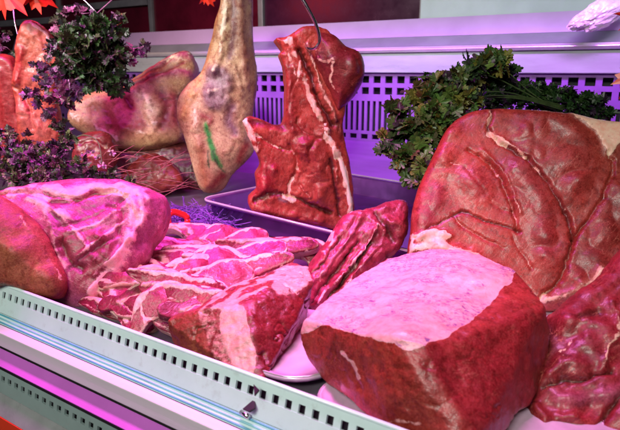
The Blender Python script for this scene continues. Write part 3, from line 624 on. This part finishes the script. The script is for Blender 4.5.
# --- short loin chunk
Bq = [atZ(172, 350, .004), atZ(214, 366, .004), atZ(250, 383, .004), atZ(262, 383, .004), atZ(304, 322, .004), atZ(300, 300, .004), atZ(210, 320, .004)]
pts = Bq+[up(168, 322, .035), up(172, 315, .04), up(200, 309, .052), up(222, 306, .058), up(252, 318, .052), up(262, 300, .062), up(272, 272, .066), up(292, 262, .070), up(309, 266, .070), up(314, 282, .06), up(262, 345, .03), up(240, 282, .058)]
def loin_fn(v, nr, q):
    d = v-EYE; dep = d@FW; X = 310+FPX*(d@RI)/dep; Yp = 215-FPX*(d@UP)/dep; w = fbm(q, 60, 3)*4; PP = np.c_[X+w, Yp+fbm(q+3, 60, 3)*4]
    col = np.tile(np.array((.46, .06, .08)), (len(v), 1)); fat = np.full(len(v), .12)
    def paint(poly, c, f=None, wd=3):
        nonlocal col, fat
        poly = spline(poly, 4, True); dd = np.where(inside(PP, poly), 0, pdist(PP, np.vstack([poly, poly[:1]]))); k = np.exp(-(dd/wd)**2)
        if c is not None: col = col*(1-k[:, None])+np.array(c)*k[:, None]
        if f is not None: fat = fat*(1-k)+f*k
    paint([(166,320),(180,314),(200,314),(208,340),(216,368),(190,362),(168,350)], (.50, .13, .07), -.1)
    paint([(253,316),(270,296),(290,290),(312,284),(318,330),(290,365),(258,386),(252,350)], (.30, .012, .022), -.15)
    paint([(200,312),(210,310),(218,330),(228,360),(240,380),(230,384),(212,350)], (.5, .12, .1), .45)
    paint([(224,310),(234,306),(244,318),(251,342),(253,368),(246,376),(234,358),(226,336)], (.8, .7, .6), 1.2)
    paint([(276,272),(300,264),(311,270),(308,284),(290,294),(276,290)], (.5, .16, .2), .6)
    for ln in ([(205,305),(240,282),(275,266)], [(222,304),(250,286),(272,276)], [(214,308),(250,296),(268,290)]):
        fat = fat+.7*np.exp(-(pdist(PP, ln)/2.2)**2)*sm(nr[:, 2], .2, .6)
    return col, fat, np.c_[(v[:, 0]*.75+v[:, 1]*.65)/5, v[:, 0]*.65-v[:, 1]*.75, v[:, 2]]
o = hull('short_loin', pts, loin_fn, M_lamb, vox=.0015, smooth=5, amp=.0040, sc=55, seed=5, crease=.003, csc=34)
tag(o, 'short loin chunk with thick white fat end beside the slotted rail', 'meat cut')

# --- rib rack behind the roast
rb = atZ(325, 305, .01)
o = pslab('rib_rack', [(300,300),(304,276),(318,252),(332,232),(341,217),(352,209),(372,205),(390,199),(402,195),(411,196),(413,206),(411,226),(404,244),(390,258),(366,276),(345,296),(322,312)],
    rb, ndir(34, 10), .07, 11,
    feats=[([(318,302),(345,272),(366,246),(378,226)], 1.8, .005, .8), ([(306,292),(330,262),(350,236),(362,218)], 1.6, .004, .5, (.6,.15,.25)), ([(312,300),(338,268),(358,240)], 1.8, -.007, 0, (.22, .01, .04)),
           ([(326,302),(352,270),(370,244)], 1.6, -.006, 0, DEEP), ([(336,298),(358,270),(380,246)], 1.2, .003, .5), ([(303,284),(322,262),(338,240)], 1.2, -.005, 0, DEEP), ([(350,212),(368,210),(388,206)], 3, .003, .4), ([(332,232),(328,246)], 3, .002, .9), ([(322,250),(326,258)], 3, .002, .7),
           ([(370,232),(392,222),(402,230)], 7, .007, 0, (.42, .05, .07)), ([(376,214),(384,224),(394,240)], 3, -.007, 0, DEEP), ([(372,222),(384,232),(380,244)], 1.5, .002, .6), ([(404,192),(410,210),(408,240)], 5, -.004, -.3, (.10, .012, .02)), ([(352,210),(380,202),(412,187)], 2.4, .003, -.2, (.14, .06, .07))],
    mat=M_lamb, vox=.0018, smooth=3, minprof=.35, base=(.42, .035, .085), noise_amp=.004, noise_sc=55, fibdir=.85, fibk=5, seed=11, grain=.0018)
tag(o, 'ridged raw rib piece with dark upper tip, behind the fat capped roast', 'rib rack')

# --- red meat bottom right
an = atZ(530, 402, .01)
o = pslab('loose_beef_cut', [(478,450),(500,420),(516,396),(530,372),(538,345),(548,312),(572,288),(602,268),(622,244),(650,212),(700,220),(700,470),(560,480)],
    an, ndir(48, -18), .06, 22,
    feats=[([(500,430),(522,400),(540,360),(548,325)], 9, -.006, -.3, (.12,.006,.012)), ([(560,400),(585,396),(620,392)], 7, .004, .2, (.42, .09, .16)), ([(545,385),(575,380),(610,372)], 2.4, -.007, 0, DEEP), ([(612,300),(616,325),(606,350),(598,372)], 2.2, .003, .7), ([(570,320),(600,330),(590,356),(560,366)], 12, .008, 0, (.34, .015, .035)),  # first stroke: painted dark for the shadow gap beside the roast
           ([(556,350),(570,345),(582,336)], 1.6, 0, .5), ([(600,310),(580,318)], 3, -.004, 0, DEEP), ([(530,404),(545,420)], 6, .003, .3), ([(620,392),(600,430)], 3, -.008, 0, DEEP), ([(545,425),(575,418)], 7, .005, 0, (.32, .02, .03)), ([(566,336),(560,352),(574,362)], 1.4, 0, .5)],
    mat=M_beef, vox=.002, smooth=4, minprof=.35, base=(.34, .014, .026), noise_amp=.0045, noise_sc=42, fibdir=.9, fibk=4, seed=12, grain=.0014)
tag(o, 'crumpled dark red beef cut in the lower right corner', 'beef cut')

# --- small background meats, base colours darkened as if in shade
an = atT(92, 168, 1.28)
o = pslab('meat_roll', [(68,150),(72,138),(84,130),(100,130),(110,140),(113,154),(108,168),(94,174),(78,172),(69,163)], an, ndir(15, 0), .06, 18,
    feats=[([(78,144),(92,140),(104,148)], 1.5, -.004, .5), ([(84,156),(98,158)], 2, .004, 0, (.5,.06,.06))], mat=M_beef, vox=.0028, smooth=6, base=(.30, .015, .03), noise_amp=.006, crease=.004, seed=13)
tag(o, 'small round red meat roll lying behind the veal leg', 'meat roll')
an = atT(150, 182, 1.34)
o = pslab('meat_chunk', [(118,180),(126,164),(138,154),(152,150),(166,156),(176,166),(180,182),(160,190),(135,190)], an, ndir(25, 0), .06, 16,
    mat=M_beef, vox=.003, smooth=6, base=(.28, .03, .018), noise_amp=.006, crease=.004, seed=14)
tag(o, 'orange red meat chunk under the thin dry stalks', 'meat chunk')
# dark fill beyond: a cut with shade put into its base colour
an = atT(175, 172, 1.45)
o = pslab('shade_toned_cut', [(110,150),(140,142),(175,138),(200,148),(212,170),(205,192),(170,196),(130,190)], an, ndir(20, 0), .09, 20, mat=M_beef, vox=.0035, smooth=6, base=(.09, .008, .012), noise_amp=.007, crease=.004, seed=15)
tag(o, 'meat cut coloured dark for the shade between the lamb shoulder and the lamb leg', 'meat cut')

# ================================================================== LAMB CHOPS
def local_frame(): return (np.zeros(3), np.array([1., 0, 0]), np.array([0, 1., 0]), np.array([0, 0, 1.]))
MEAT_P = (.40, .016, .10); BONE = (.72, .58, .45)
def chop_mesh(kind):
    c = .001
    if kind == 0:      # loin chop: round eye, fat rim on top, tail folding left
        out = [(-48,6),(-40,13),(-24,12),(-12,20),(4,29),(20,28),(34,19),(42,4),(39,-12),(28,-20),(20,-30),(10,-28),(6,-16),(-6,-6),(-20,-8),(-36,-14),(-46,-6)]
        feats = [([(6,-18),(-6,0),(2,18)], 2.2, -.0015, .9), ([(18,0)], 15, .003, -.4, (.46, .02, .13)), ([(-22,4)], 8, .002, -.1, (.55, .07, .12)),
                 ([(-30,18),(0,25),(28,20),(40,4)], 4.5, .0015, 1.2), ([(-40,-4),(-24,-8),(-8,-10)], 2.2, 0, .8), ([(-12,-10),(-6,-2)], 4, .002, .7, BONE)]
    elif kind == 1:    # rib chop: long bone to the left, eye at right
        out = [(-56,4),(-50,11),(-30,12),(-10,17),(8,25),(26,24),(38,12),(38,-6),(26,-19),(8,-21),(-8,-12),(-28,-4),(-48,-5),(-56,-2)]
        feats = [([(20,1)], 14, .003, -.4, (.46, .02, .13)), ([(-54,4),(-30,5),(-6,4),(2,-8)], 3.6, .003, 1.1, BONE), ([(-20,13),(6,22),(28,21),(38,8)], 4, .001, 1.1), ([(-30,-1),(-10,-6),(4,-17)], 1.8, -.002, .4)]
    elif kind == 2:    # leg steak: broad oval with seams and a small round bone
        out = [(-40,6),(-30,18),(-16,14),(2,30),(22,24),(36,16),(48,14),(50,6),(40,-4),(34,-20),(12,-24),(2,-32),(-16,-24),(-24,-12),(-38,-10)]
        feats = [([(-14,2),(-12,4)], 4.5, .003, 1.4, BONE), ([(-12,2),(6,8),(24,18)], 1.6, -.002, .8), ([(-12,2),(-4,-12),(4,-26)], 1.6, -.002, .8), ([(18,-4)], 14, .002, -.3, (.58, .05, .12)), ([(-30,20),(0,27),(30,22)], 3.4, .001, 1.1)]
    else:              # narrow folded chop seen mostly as a fat edged strip
        out = [(-50,0),(-44,10),(-20,15),(10,17),(36,14),(48,4),(44,-8),(20,-14),(-10,-13),(-40,-9)]
        feats = [([(-46,6),(-10,12),(40,10)], 4.2, .002, 1.2), ([(10,-2)], 12, .002, -.3, (.58, .05, .12)), ([(-40,-5),(-10,-6),(20,-8)], 2, -.001, .6)]
    SQ = np.array([1.28, .84]); out = spline([np.array(p)*c*SQ for p in out], 4, True)
    F = [(np.array(f[0], float)*c*SQ, f[1]*c, f[2]*.6, *f[3:]) for f in feats]
    return slab2('lamb_chop', out, local_frame(), .019, .004, F, mat=M_lamb, vox=.0012, smooth=2, minprof=.8, base=MEAT_P, noise_amp=.0012, noise_sc=50,
                 fibdir=.4*kind, fibk=2, fatbias=.1, crease=.0008, creasefat=.3, creasesc=34, seed=20+kind, obj=False, sidefat=.7, rimfat=.0010)
nt = M_lamb.node_tree; B = nt.nodes['Principled BSDF']; src = B.inputs['Base Color'].links[0].from_socket
rnd = N(nt, 'ShaderNodeObjectInfo').outputs['Random']
nt.links.new(mix(nt, 1.0, src, mix(nt, rnd, (.72, .60, .55), (1.0, 1.0, 1.0)), 'MULTIPLY'), B.inputs['Base Color'])
CH_ = [chop_mesh(k) for k in range(4)]
def bend(me, k, name):                     # a bent copy so repeats do not look alike
    m = me.copy(); v = getv(m); x = v[:, 0]; v[:, 2] += k*x*x*7+fbm(v*np.array([1, 1, 0])+k*50, 24, 2)*.004; v[:, 1] += fbm(v*np.array([1, 1, 0])+k*31, 22, 2)*.010; setv(m, v); m.name = name; return m
var = [[me, bend(me, .5, 'lamb_chop'), bend(me, -.6, 'lamb_chop'), bend(me, -.15, 'lamb_chop')] for me in CH_]
# px, py, z, kind, tilt, turn, spin, scale, label
chops = [
 (100,288,.020,3,56,6,-30,.95,'chop tucked under the lower flank of the veal leg'),
 (122,276,.026,0,56,6,-24,1.0,'lamb chop leaning on the veal leg above the front left chops'),
 (193,229,.020,1,62,5,-18,1.15,'small lamb chop beside the purple shreds'),
 (212,238,.022,2,64,0,10,1.0,'red lamb steak at the back left of the violet tray corner'),
 (236,243,.030,1,62,12,12,1.2,'lamb chop with dark red end, left of the longest chop'),
 (268,250,.036,3,58,8,-2,1.35,'long pale lamb chop nearest the violet tray edge'),
 (172,243,.030,3,60,0,-12,1.25,'pale chop strip touching the veal leg at its upper right'),
 (300,254,.026,0,60,0,12,.95,'lamb chop half hidden beside the rib piece'),
 (205,252,.032,3,60,-4,-6,1.15,'narrow fat edged chop in the middle of the back row'),
 (246,260,.040,1,62,6,6,1.3,'lamb chop with slim bone just in front of the longest chop'),
 (168,257,.030,1,62,14,-10,1.2,'lamb chop with bone end against the veal leg'),
 (204,264,.040,0,60,10,8,1.15,'oval lamb chop with red centre in the middle of the pile'),
 (150,268,.026,3,58,4,-22,1.2,'chop lying along the right flank of the veal leg'),
 (238,273,.044,3,56,5,4,1.3,'lamb chop resting against the top of the short loin'),
 (176,274,.034,0,58,8,16,1.15,'lamb chop deep in the pile beside the rosy round one'),
 (212,281,.046,1,58,4,12,1.15,'thin boned chop right behind the white fat loin end'),
 (142,282,.032,0,54,6,-4,1.2,'rosy round lamb chop in the centre left of the pile'),
 (180,288,.042,3,52,-6,-8,1.2,'curved fat strip chop above the largest round chop'),
 (116,290,.022,1,58,0,-14,1.0,'lamb chop with pale bone near the veal leg tip'),
 (190,300,.040,3,50,-4,-12,1.15,'second curved fat strip chop of the folded pair'),
 (132,300,.026,2,56,-10,16,.95,'lamb steak with small round bone in the front left of the pile'),
 (198,313,.030,2,54,10,-8,.95,'broad lamb steak tucked behind the short loin brown face'),
 (104,306,.010,3,60,-14,-14,.85,'bony scrap of chop lying at the front left corner'),
 (152,318,.022,0,44,-4,50,1.05,'upright round lamb chop facing the slotted rail'),
 (128,318,.008,1,58,-8,-18,.85,'small chop lying against the slotted rail'),
 (176,332,.010,3,56,-8,-20,.8,'chop end lying at the rail beside the short loin'),
]
for i, (px, py, z, kd, tilt, turn, spin, sc, lab) in enumerate(chops):
    p = atZ(px, py, z); n = ndir(tilt-9+random.uniform(-7, 6), turn+random.uniform(-12, 12)); fr = frame_at(p, n); a = math.radians(spin)
    U = fr[1]*math.cos(a)+fr[2]*math.sin(a); V = np.cross(n, U)
    o = bpy.data.objects.new('lamb_chop', var[kd][i % 4]); COL.objects.link(o)
    mm = Matrix([[U[k], V[k], n[k]] for k in range(3)]); o.matrix_world = Matrix.Translation(Vector(p)) @ mm.to_4x4() @ Matrix.Scale(sc*.92, 4)
    tag(o, lab, 'lamb chop', 'lamb chops piled on the deck')

# ================================================================== HERBS
def leaf_poly(k=3):
    # a lobed parsley leaflet, base at origin, tip at +y
    pts = [(0, 0), (.08, .10), (.40, .06), (.50, .18), (.36, .27), (.60, .36), (.57, .50), (.34, .50), (.42, .68), (.31, .78), (.17, .72), (.15, .92), (0, 1.0)]
    return pts + [(-x, y) for x, y in pts[-2:0:-1]]
LP = np.array(leaf_poly())
def herb(name, stems, tufts, cols, size, label, cat='herb bunch', stemr=.0011, stemmat=None, seed=0, kind=None):
    """stems: lists of 3-D points.  tufts: (centre, radius, count)."""
    r = np.random.default_rng(seed); root = tag(empty(name, tuple(np.mean([t[0] for t in tufts], 0))), label, cat)
    sb = MB()
    for s in stems: sb.tube(spline(s, 6), stemr*1.3, 6, stemr*.6)
    V, F, C = [], [], []
    for c, rad, cnt in tufts:
        c = np.array(c, float)
        for _ in range(int(cnt*((1.05 if 'parsley' in name else 1.4) if 'purple' not in name else .8))):
            dvec = r.normal(size=3); dvec /= np.linalg.norm(dvec); p = c+dvec*rad*1.15*r.random()**.33*np.array([1, 1, .85])
            base = p-dvec*size*.6+r.normal(size=3)*size*.2
            if r.random() < .35 and name not in ('flower_sprig', 'herb_garnish'): sb.tube([c+(p-c)*.1, (c+p)/2+r.normal(size=3)*.002, base], stemr*.55, 4, stemr*.4)
            col0 = np.array(cols[r.integers(len(cols))])*r.uniform(.6, 1.25)
            for side in (-1, 0, 1):
                y = dvec*.8+r.normal(size=3)*.35; y /= np.linalg.norm(y); x = np.cross(y, r.normal(size=3)); x /= np.linalg.norm(x); z = np.cross(x, y)
                if side: y = y*math.cos(.9)+x*math.sin(.9)*side; x = np.cross(z, y)*-1
                s = size*r.uniform(.6, 1.15)*(1 if side == 0 else .8); curl = r.uniform(-.5, .6); fold = r.uniform(.1, .5)
                n0 = len(V)
                for u, w_ in LP:
                    V.append(base+x*u*s*.9+y*w_*s+z*(abs(u)*fold-curl*w_*w_*.5+r.normal()*.03)*s)
                V.append(base+y*.45*s+z*(-curl*.1)*s); n = len(LP)
                for k in range(n): F.append((n0+k, n0+(k+1) % n, n0+n))
                C += [col0*r.uniform(.9, 1.1)]*(n+1)
    me = bpy.data.meshes.new('foliage'); me.from_pydata([tuple(v) for v in V], [], F)
    a = me.color_attributes.new('Col', 'FLOAT_COLOR', 'POINT'); C = np.array(C); a.data.foreach_set('color', np.c_[np.clip(C, 0, 1), np.ones(len(C))].astype(np.float32).ravel())
    link('foliage', me, M_leaf, root); sb.build('stems', stemmat or M_stem, root, smooth=True)
    return root
GR = [(.09, .19, .035), (.06, .13, .03), (.15, .24, .05), (.08, .16, .04), (.22, .21, .04), (.04,.08,.03)]
PU = [(.10, .05, .10), (.20, .07, .18), (.05, .04, .05), (.04,.06,.025)]
DK = [(.018, .05, .014), (.026, .075, .016), (.04, .09, .02), (.014, .03, .012)]
def T3(l): return [atT(*p) for p in l]
ts = .86
rt = atT(560, 112, .96)
stems = [[rt, atT(520, 98, .93), atT(480, 96, .88), atT(455, 104, .84), atT(430, 125, .82), atT(410, 160, .80)],
         [rt, atT(515, 94, .93), atT(475, 92, .88), atT(440, 95, .85), atT(415, 110, .84), atT(395, 135, .83)],
         [rt, atT(520, 90, .94), atT(490, 76, .92), atT(460, 72, .90), atT(440, 80, .88)],
         [rt, atT(530, 92, .95), atT(510, 74, .94), atT(492, 60, .93)], [rt, atT(545, 96, .96), atT(530, 84, .96)],
         [atT(455, 100, .845), atT(430, 106, .84), atT(405, 130, .83), atT(393, 150, .825)], [atT(440, 110, .83), atT(428, 130, .82), atT(420, 165, .81), atT(416, 182, .81)]]
tf = [(atT(398, 108, .84), .020, 11), (atT(392, 138, .83), .020, 13), (atT(388, 150, .83), .012, 6), (atT(412, 128, .82), .026, 20), (atT(405, 158, .81), .022, 16), (atT(415, 176, .81), .016, 12), (atT(425, 150, .81), .022, 18),
      (atT(428, 100, .84), .024, 18), (atT(442, 122, .82), .022, 18), (atT(436, 82, .88), .022, 14), (atT(458, 76, .90), .022, 14), (atT(476, 66, .91), .020, 12), (atT(494, 66, .92), .020, 12), (atT(455, 96, .87), .024, 20), (atT(446, 112, .835), .022, 20), (atT(462, 104, .85), .02, 16), (atT(436, 132, .81), .020, 18), (atT(430, 114, .82), .022, 20), (atT(424, 166, .80), .016, 14), (atT(474, 98, .87), .018, 14), (atT(500, 60, .93), .014, 8), (atT(486, 58, .93), .014, 8), (atT(412, 92, .86), .012, 6)]
herb('parsley_bunch', stems, tf, GR+GR+[(.10, .05, .09), (.12, .08, .03)], .025, 'big green parsley bunch drooping over the left of the beef slab', seed=3)
tf = [(atT(x, y, t), .024, 22) for x, y, t in ((448, 92, .93), (462, 96, .94), (474, 90, .95), (486, 92, .96), (515, 96, .97), (535, 99, .97), (555, 104, .97), (575, 108, .97), (498, 100, .95), (486, 84, .97), (505, 86, .98), (524, 90, .99), (545, 92, .99), (565, 97, .98), (585, 104, .98), (600, 110, .98), (505, 70, .96))]
herb('dark_herb_bunch', [[rt, atT(590, 112, .98), atT(610, 118, .98)], [rt, atT(540, 96, .975), atT(500, 88, .97)], [rt, atT(545, 92, .975), atT(520, 84, .96)]], tf, DK+[(.04, .02, .05)], .017, 'dark green herbs lying along the top of the beef slab', seed=4)
b = MB()
for k in range(4): b.tube(spline([atT(430, 108+k, .83), atT(458, 101+k*.6, .86), atT(490, 96+k*.5, .90), atT(525, 97+k, .93), atT(565, 106+k*1.5, .95)], 6), .0010, 6)
tag(b.build('parsley_stalks', M_stem, smooth=True), 'sheaf of long green stalks lying on top of the beef slab', 'stalks')
# left bunches
c1 = [(atT(x, y, t), rr, n) for x, y, t, rr, n in ((92, 36, 1.16, .05, 48), (84, 56, 1.15, .055, 60), (104, 52, 1.15, .05, 50), (96, 72, 1.15, .045, 40), (118, 84, 1.16, .03, 16), (72, 44, 1.17, .04, 24), (108, 30, 1.17, .035, 22))]
herb('dark_herb_bunch', [[atT(100, 20, 1.18), atT(96, 50, 1.16), atT(100, 85, 1.15)], [atT(104, 10, 1.18), atT(90, 45, 1.16), atT(70, 70, 1.15)]], c1, DK+[(.05, .07, .02)], .024, 'dark green herb bunch hanging above the lamb shoulder', seed=5)
M_pstem = simple('violet_stem', (.30, .12, .22), .45, 0, .4, 80)
c2 = [(atT(x, y, t), rr, n) for x, y, t, rr, n in ((66, 26, 1.18, .035, 12), (80, 14, 1.18, .03, 9), (56, 50, 1.15, .03, 12), (44, 72, 1.13, .035, 16), (56, 82, 1.13, .035, 18), (40, 95, 1.12, .03, 14), (62, 100, 1.13, .03, 14), (136, 48, 1.18, .028, 12), (126, 60, 1.17, .025, 9), (148, 50, 1.19, .02, 6), (72, 92, 1.14, .03, 14), (48, 112, 1.13, .02, 8), (118, 16, 1.2, .02, 5))]
herb('purple_herb_bunch', [[atT(112, 0, 1.2), atT(80, 30, 1.18), atT(60, 60, 1.15), atT(46, 95, 1.13)], [atT(92, 60, 1.16), atT(120, 52, 1.17), atT(146, 46, 1.18)], [atT(90, 75, 1.15), atT(60, 85, 1.14), atT(38, 90, 1.13)]],
     c2, PU+[(.38, .20, .34), (.10, .09, .05), (.32, .10, .20)], .020, 'sprawling purple leaved herb sprigs left of the dark herb bunch', seed=6, stemmat=M_pstem)
c3 = [(atT(x, y, t), rr, n) for x, y, t, rr, n in ((2, 34, 1.2, .022, 9), (2, 46, 1.2, .025, 10))]
herb('purple_herb_sprig', [[atT(-10, 20, 1.2), atT(2, 48, 1.2)]], c3, PU, .013, 'small purple sprig at the left edge beside the salmon slab', seed=9, stemmat=M_pstem)
c4 = [(atT(x, y, t), rr, n) for x, y, t, rr, n in ((4, 150, 1.06, .03, 26), (20, 160, 1.05, .03, 28), (38, 160, 1.05, .03, 26), (56, 162, 1.06, .026, 24), (8, 172, 1.02, .024, 20), (34, 172, 1.03, .02, 18), (60, 148, 1.10, .022, 14), (4, 134, 1.1, .02, 8), (78, 164, 1.06, .02, 12), (60, 126, 1.15, .024, 16), (16, 180, 1.0, .02, 20), (40, 178, 1.0, .018, 18), (64, 176, 1.02, .018, 20), (88, 174, 1.06, .018, 18), (110, 176, 1.08, .016, 14), (130, 180, 1.1, .012, 8), (22, 146, 1.1, .03, 18), (46, 148, 1.1, .028, 18), (70, 140, 1.14, .018, 10))]
herb('herb_garnish', [[atT(-10, 140, 1.08), atT(20, 158, 1.06), atT(60, 165, 1.06)], [atT(-10, 140, 1.08), atT(0, 172, 1.04), atT(40, 165, 1.04), atT(80, 160, 1.07)]], c4, PU+[(.09, .13, .04), (.14, .18, .06), (.10, .05, .05), (.06, .08, .03)], .016, 'mixed green and purple herb garnish heaped behind the veal leg', seed=7, stemmat=M_pstem)
c5 = [(atT(x, y, t), rr, n) for x, y, t, rr, n in ((88, 152, 1.17, .012, 5), (98, 158, 1.16, .012, 5), (110, 151, 1.17, .009, 4), (104, 166, 1.14, .01, 4))]
herb('flower_sprig', [[atT(72, 140, 1.16), atT(84, 135, 1.16), atT(98, 142, 1.15), atT(102, 164, 1.14)]], c5, [(.62, .30, .50), (.70, .55, .50)], .008, 'tiny pink flower sprig on the red meat roll', cat='flower sprig', seed=8)
# dry stalks, purple shreds, red pepper ring
b = MB()
for k in range(40):
    x = random.uniform(108, 184); y = 168+random.uniform(-14, 20)+(x-140)*.12; a = random.uniform(-.9, .4); L = random.uniform(22, 46)
    dx, dy = math.cos(a)*L, math.sin(a)*L*.7; t = random.uniform(1.12, 1.24)
    b.tube(spline([atT(x-dx/2, y-dy/2, t), atT(x, y+random.uniform(-4, 2), t-.01), atT(x+dx/2, y+dy/2, t+random.uniform(-.02, .02))], 4), .0007, 5, .0004)
tag(b.build('dry_stalks', M_twig, smooth=True), 'tangle of thin reddish dry stalks behind the veal leg', 'stalks', kind='stuff')
b = MB()
for k in range(420):
    x = random.uniform(168, 238); y = 214+(x-168)*.10+random.uniform(-9, 9); p = atZ(x, y, random.uniform(.002, .018)); q = [p]
    d = np.array([random.gauss(0, 1), random.gauss(0, 1), random.gauss(0, .25)]); d /= np.linalg.norm(d)
    for s in range(3): d = d+np.array([random.gauss(0, .5), random.gauss(0, .5), random.gauss(0, .25)]); q.append(q[-1]+d*.009)
    q = [np.array([a[0], a[1], max(a[2], .001)]) for a in q]; b.tube(spline(q, 4), .0009, 4)
tag(b.build('purple_shreds', M_shred, smooth=True), 'loose purple shredded garnish on the deck beside the violet tray', 'shreds', kind='stuff')
pc = atZ(177, 221, .024); n = ndir(20, 30); fr = frame_at(pc, n); ring = []
for k in range(25):
    a = 2*math.pi*k/24; rr = .017*(1+.12*math.cos(3*a)); ring.append(pc+fr[1]*rr*math.cos(a)*1.1+fr[2]*rr*math.sin(a))
b = MB(); b.tube(ring, .0062, 10); tag(b.build('pepper_ring', simple('red_pepper', (.75, .02, .02), .18, 0, .1, coat=.6), smooth=True), 'shiny red pepper ring between the veal leg and the chops', 'pepper')

# ================================================================== SMALL THINGS
def maple(name, c, n, size, rot, label, seed=0):
    fr = frame_at(c, n); r = random.Random(seed); pts = []
    tips = [(90, 1.0), (45, .8), (5, .72), (-40, .5), (-90, .25), (-140, .5), (175, .72), (135, .8)]
    tips.sort(); out = []
    for k, (a, l) in enumerate(tips):
        a2 = tips[(k+1) % len(tips)][0]+(360 if k == len(tips)-1 else 0)
        out.append((a, l)); out.append((a+(a2-a)*.22, l*.70)); out.append((a+(a2-a)*.5, .56)); out.append((a+(a2-a)*.8, tips[(k+1) % len(tips)][1]*.68))
    b = MB(); m = len(out)
    for off in (0, -.0012):
        b.v.append(tuple(fr[0]+fr[3]*(off+.004)))
        for a, l in out:
            a = math.radians(a+rot); b.v.append(tuple(fr[0]+(fr[1]*math.cos(a)+fr[2]*math.sin(a))*l*size+fr[3]*(off+r.gauss(0, .05)*size*0+math.cos(a*5)*.06*size-l*l*.18*size)))
    for k in range(m):
        j = (k+1) % m; b.f.append((0, 1+k, 1+j)); b.f.append((m+1, m+2+j, m+2+k)); b.f.append((1+k, m+2+k, m+2+j, 1+j))
    return tag(b.build(name, M_red), label, 'artificial leaf', 'red plastic leaves hanging over the case')
maple('plastic_leaf', atT(632, 16, .80), ndir(0, 20), .052, -70, 'red plastic leaf at the upper right edge over the steel ledge', 1)
maple('plastic_leaf', atT(637, 74, .80), ndir(0, -10), .050, 200, 'red plastic leaf at the right edge in front of the grille', 2)
maple('plastic_leaf', atT(2, -12, 1.13), ndir(10, 0), .085, -95, 'orange red plastic leaf at the top left corner above the hanging slab', 3)
maple('plastic_leaf', atT(32, -10, 1.15), ndir(10, 20), .070, -80, 'red plastic leaf, second from the left along the top', 4)
maple('plastic_leaf', atT(205, -6, 1.5), ndir(0, 0), .055, -60, 'small pinkish red leaf at the top behind the lamb leg', 5)
# crumpled plastic bag
bm = bmesh.new(); c = atY(600, 14, YB-.03)
r = bmesh.ops.create_icosphere(bm, subdivisions=5, radius=1)
v = np.array([x.co[:] for x in bm.verts]); d = .042*(1+.35*fbm(v, 1.6, 3)+.16*np.abs(fbm(v+4, 5, 3))); u = RI
for x, p, k in zip(bm.verts, v, d):
    q = p*k; q = RI*q[0]*1.5+UP*(q[1]*.75+q[0]*.55)+FW*q[2]*.6; x.co = Vector(c+q-np.array(c))
me = bpy.data.meshes.new('plastic_bag'); bm.to_mesh(me); bm.free(); o = link('plastic_bag', me, M_wrap); o.location = Vector(c)
tag(o, 'crumpled pale plastic bag on the ledge at the upper right', 'plastic bag')
# black clip with a steel pin on the slotted rail
cb = atZ(238, 408, -.004)
root = tag(empty('rail_clip', cb), 'small black wedge shaped clip fixed over the slotted rail', 'clip')
def wedge(pp, z, th, name, mat, parent):
    P = [atZ(x, y, z) for x, y in pp]; b = MB(); n = len(P); top = [p+np.array([0, -.001, th]) for p in P]
    b.v = [tuple(p) for p in P]+[tuple(p) for p in top]; b.f = [tuple(range(n))[::-1], tuple(range(n, 2*n))]+[(i, (i+1) % n, n+(i+1) % n, n+i) for i in range(n)]
    return b.build(name, mat, parent, bevel=.0006)
wedge([(254, 385), (260, 391), (255, 397)], .032, .002, 'clip_tip', M_black, root)
wedge([(256, 399), (256, 409), (250, 413), (243, 410)], .010, .002, 'clip_body', M_black, root)
b = MB(); b.tube([atZ(241, 412, .001), atZ(249, 417, .001)], .0024, 10); b.build('pin', M_hook, root, smooth=True)
S.render.engine = 'CYCLES'
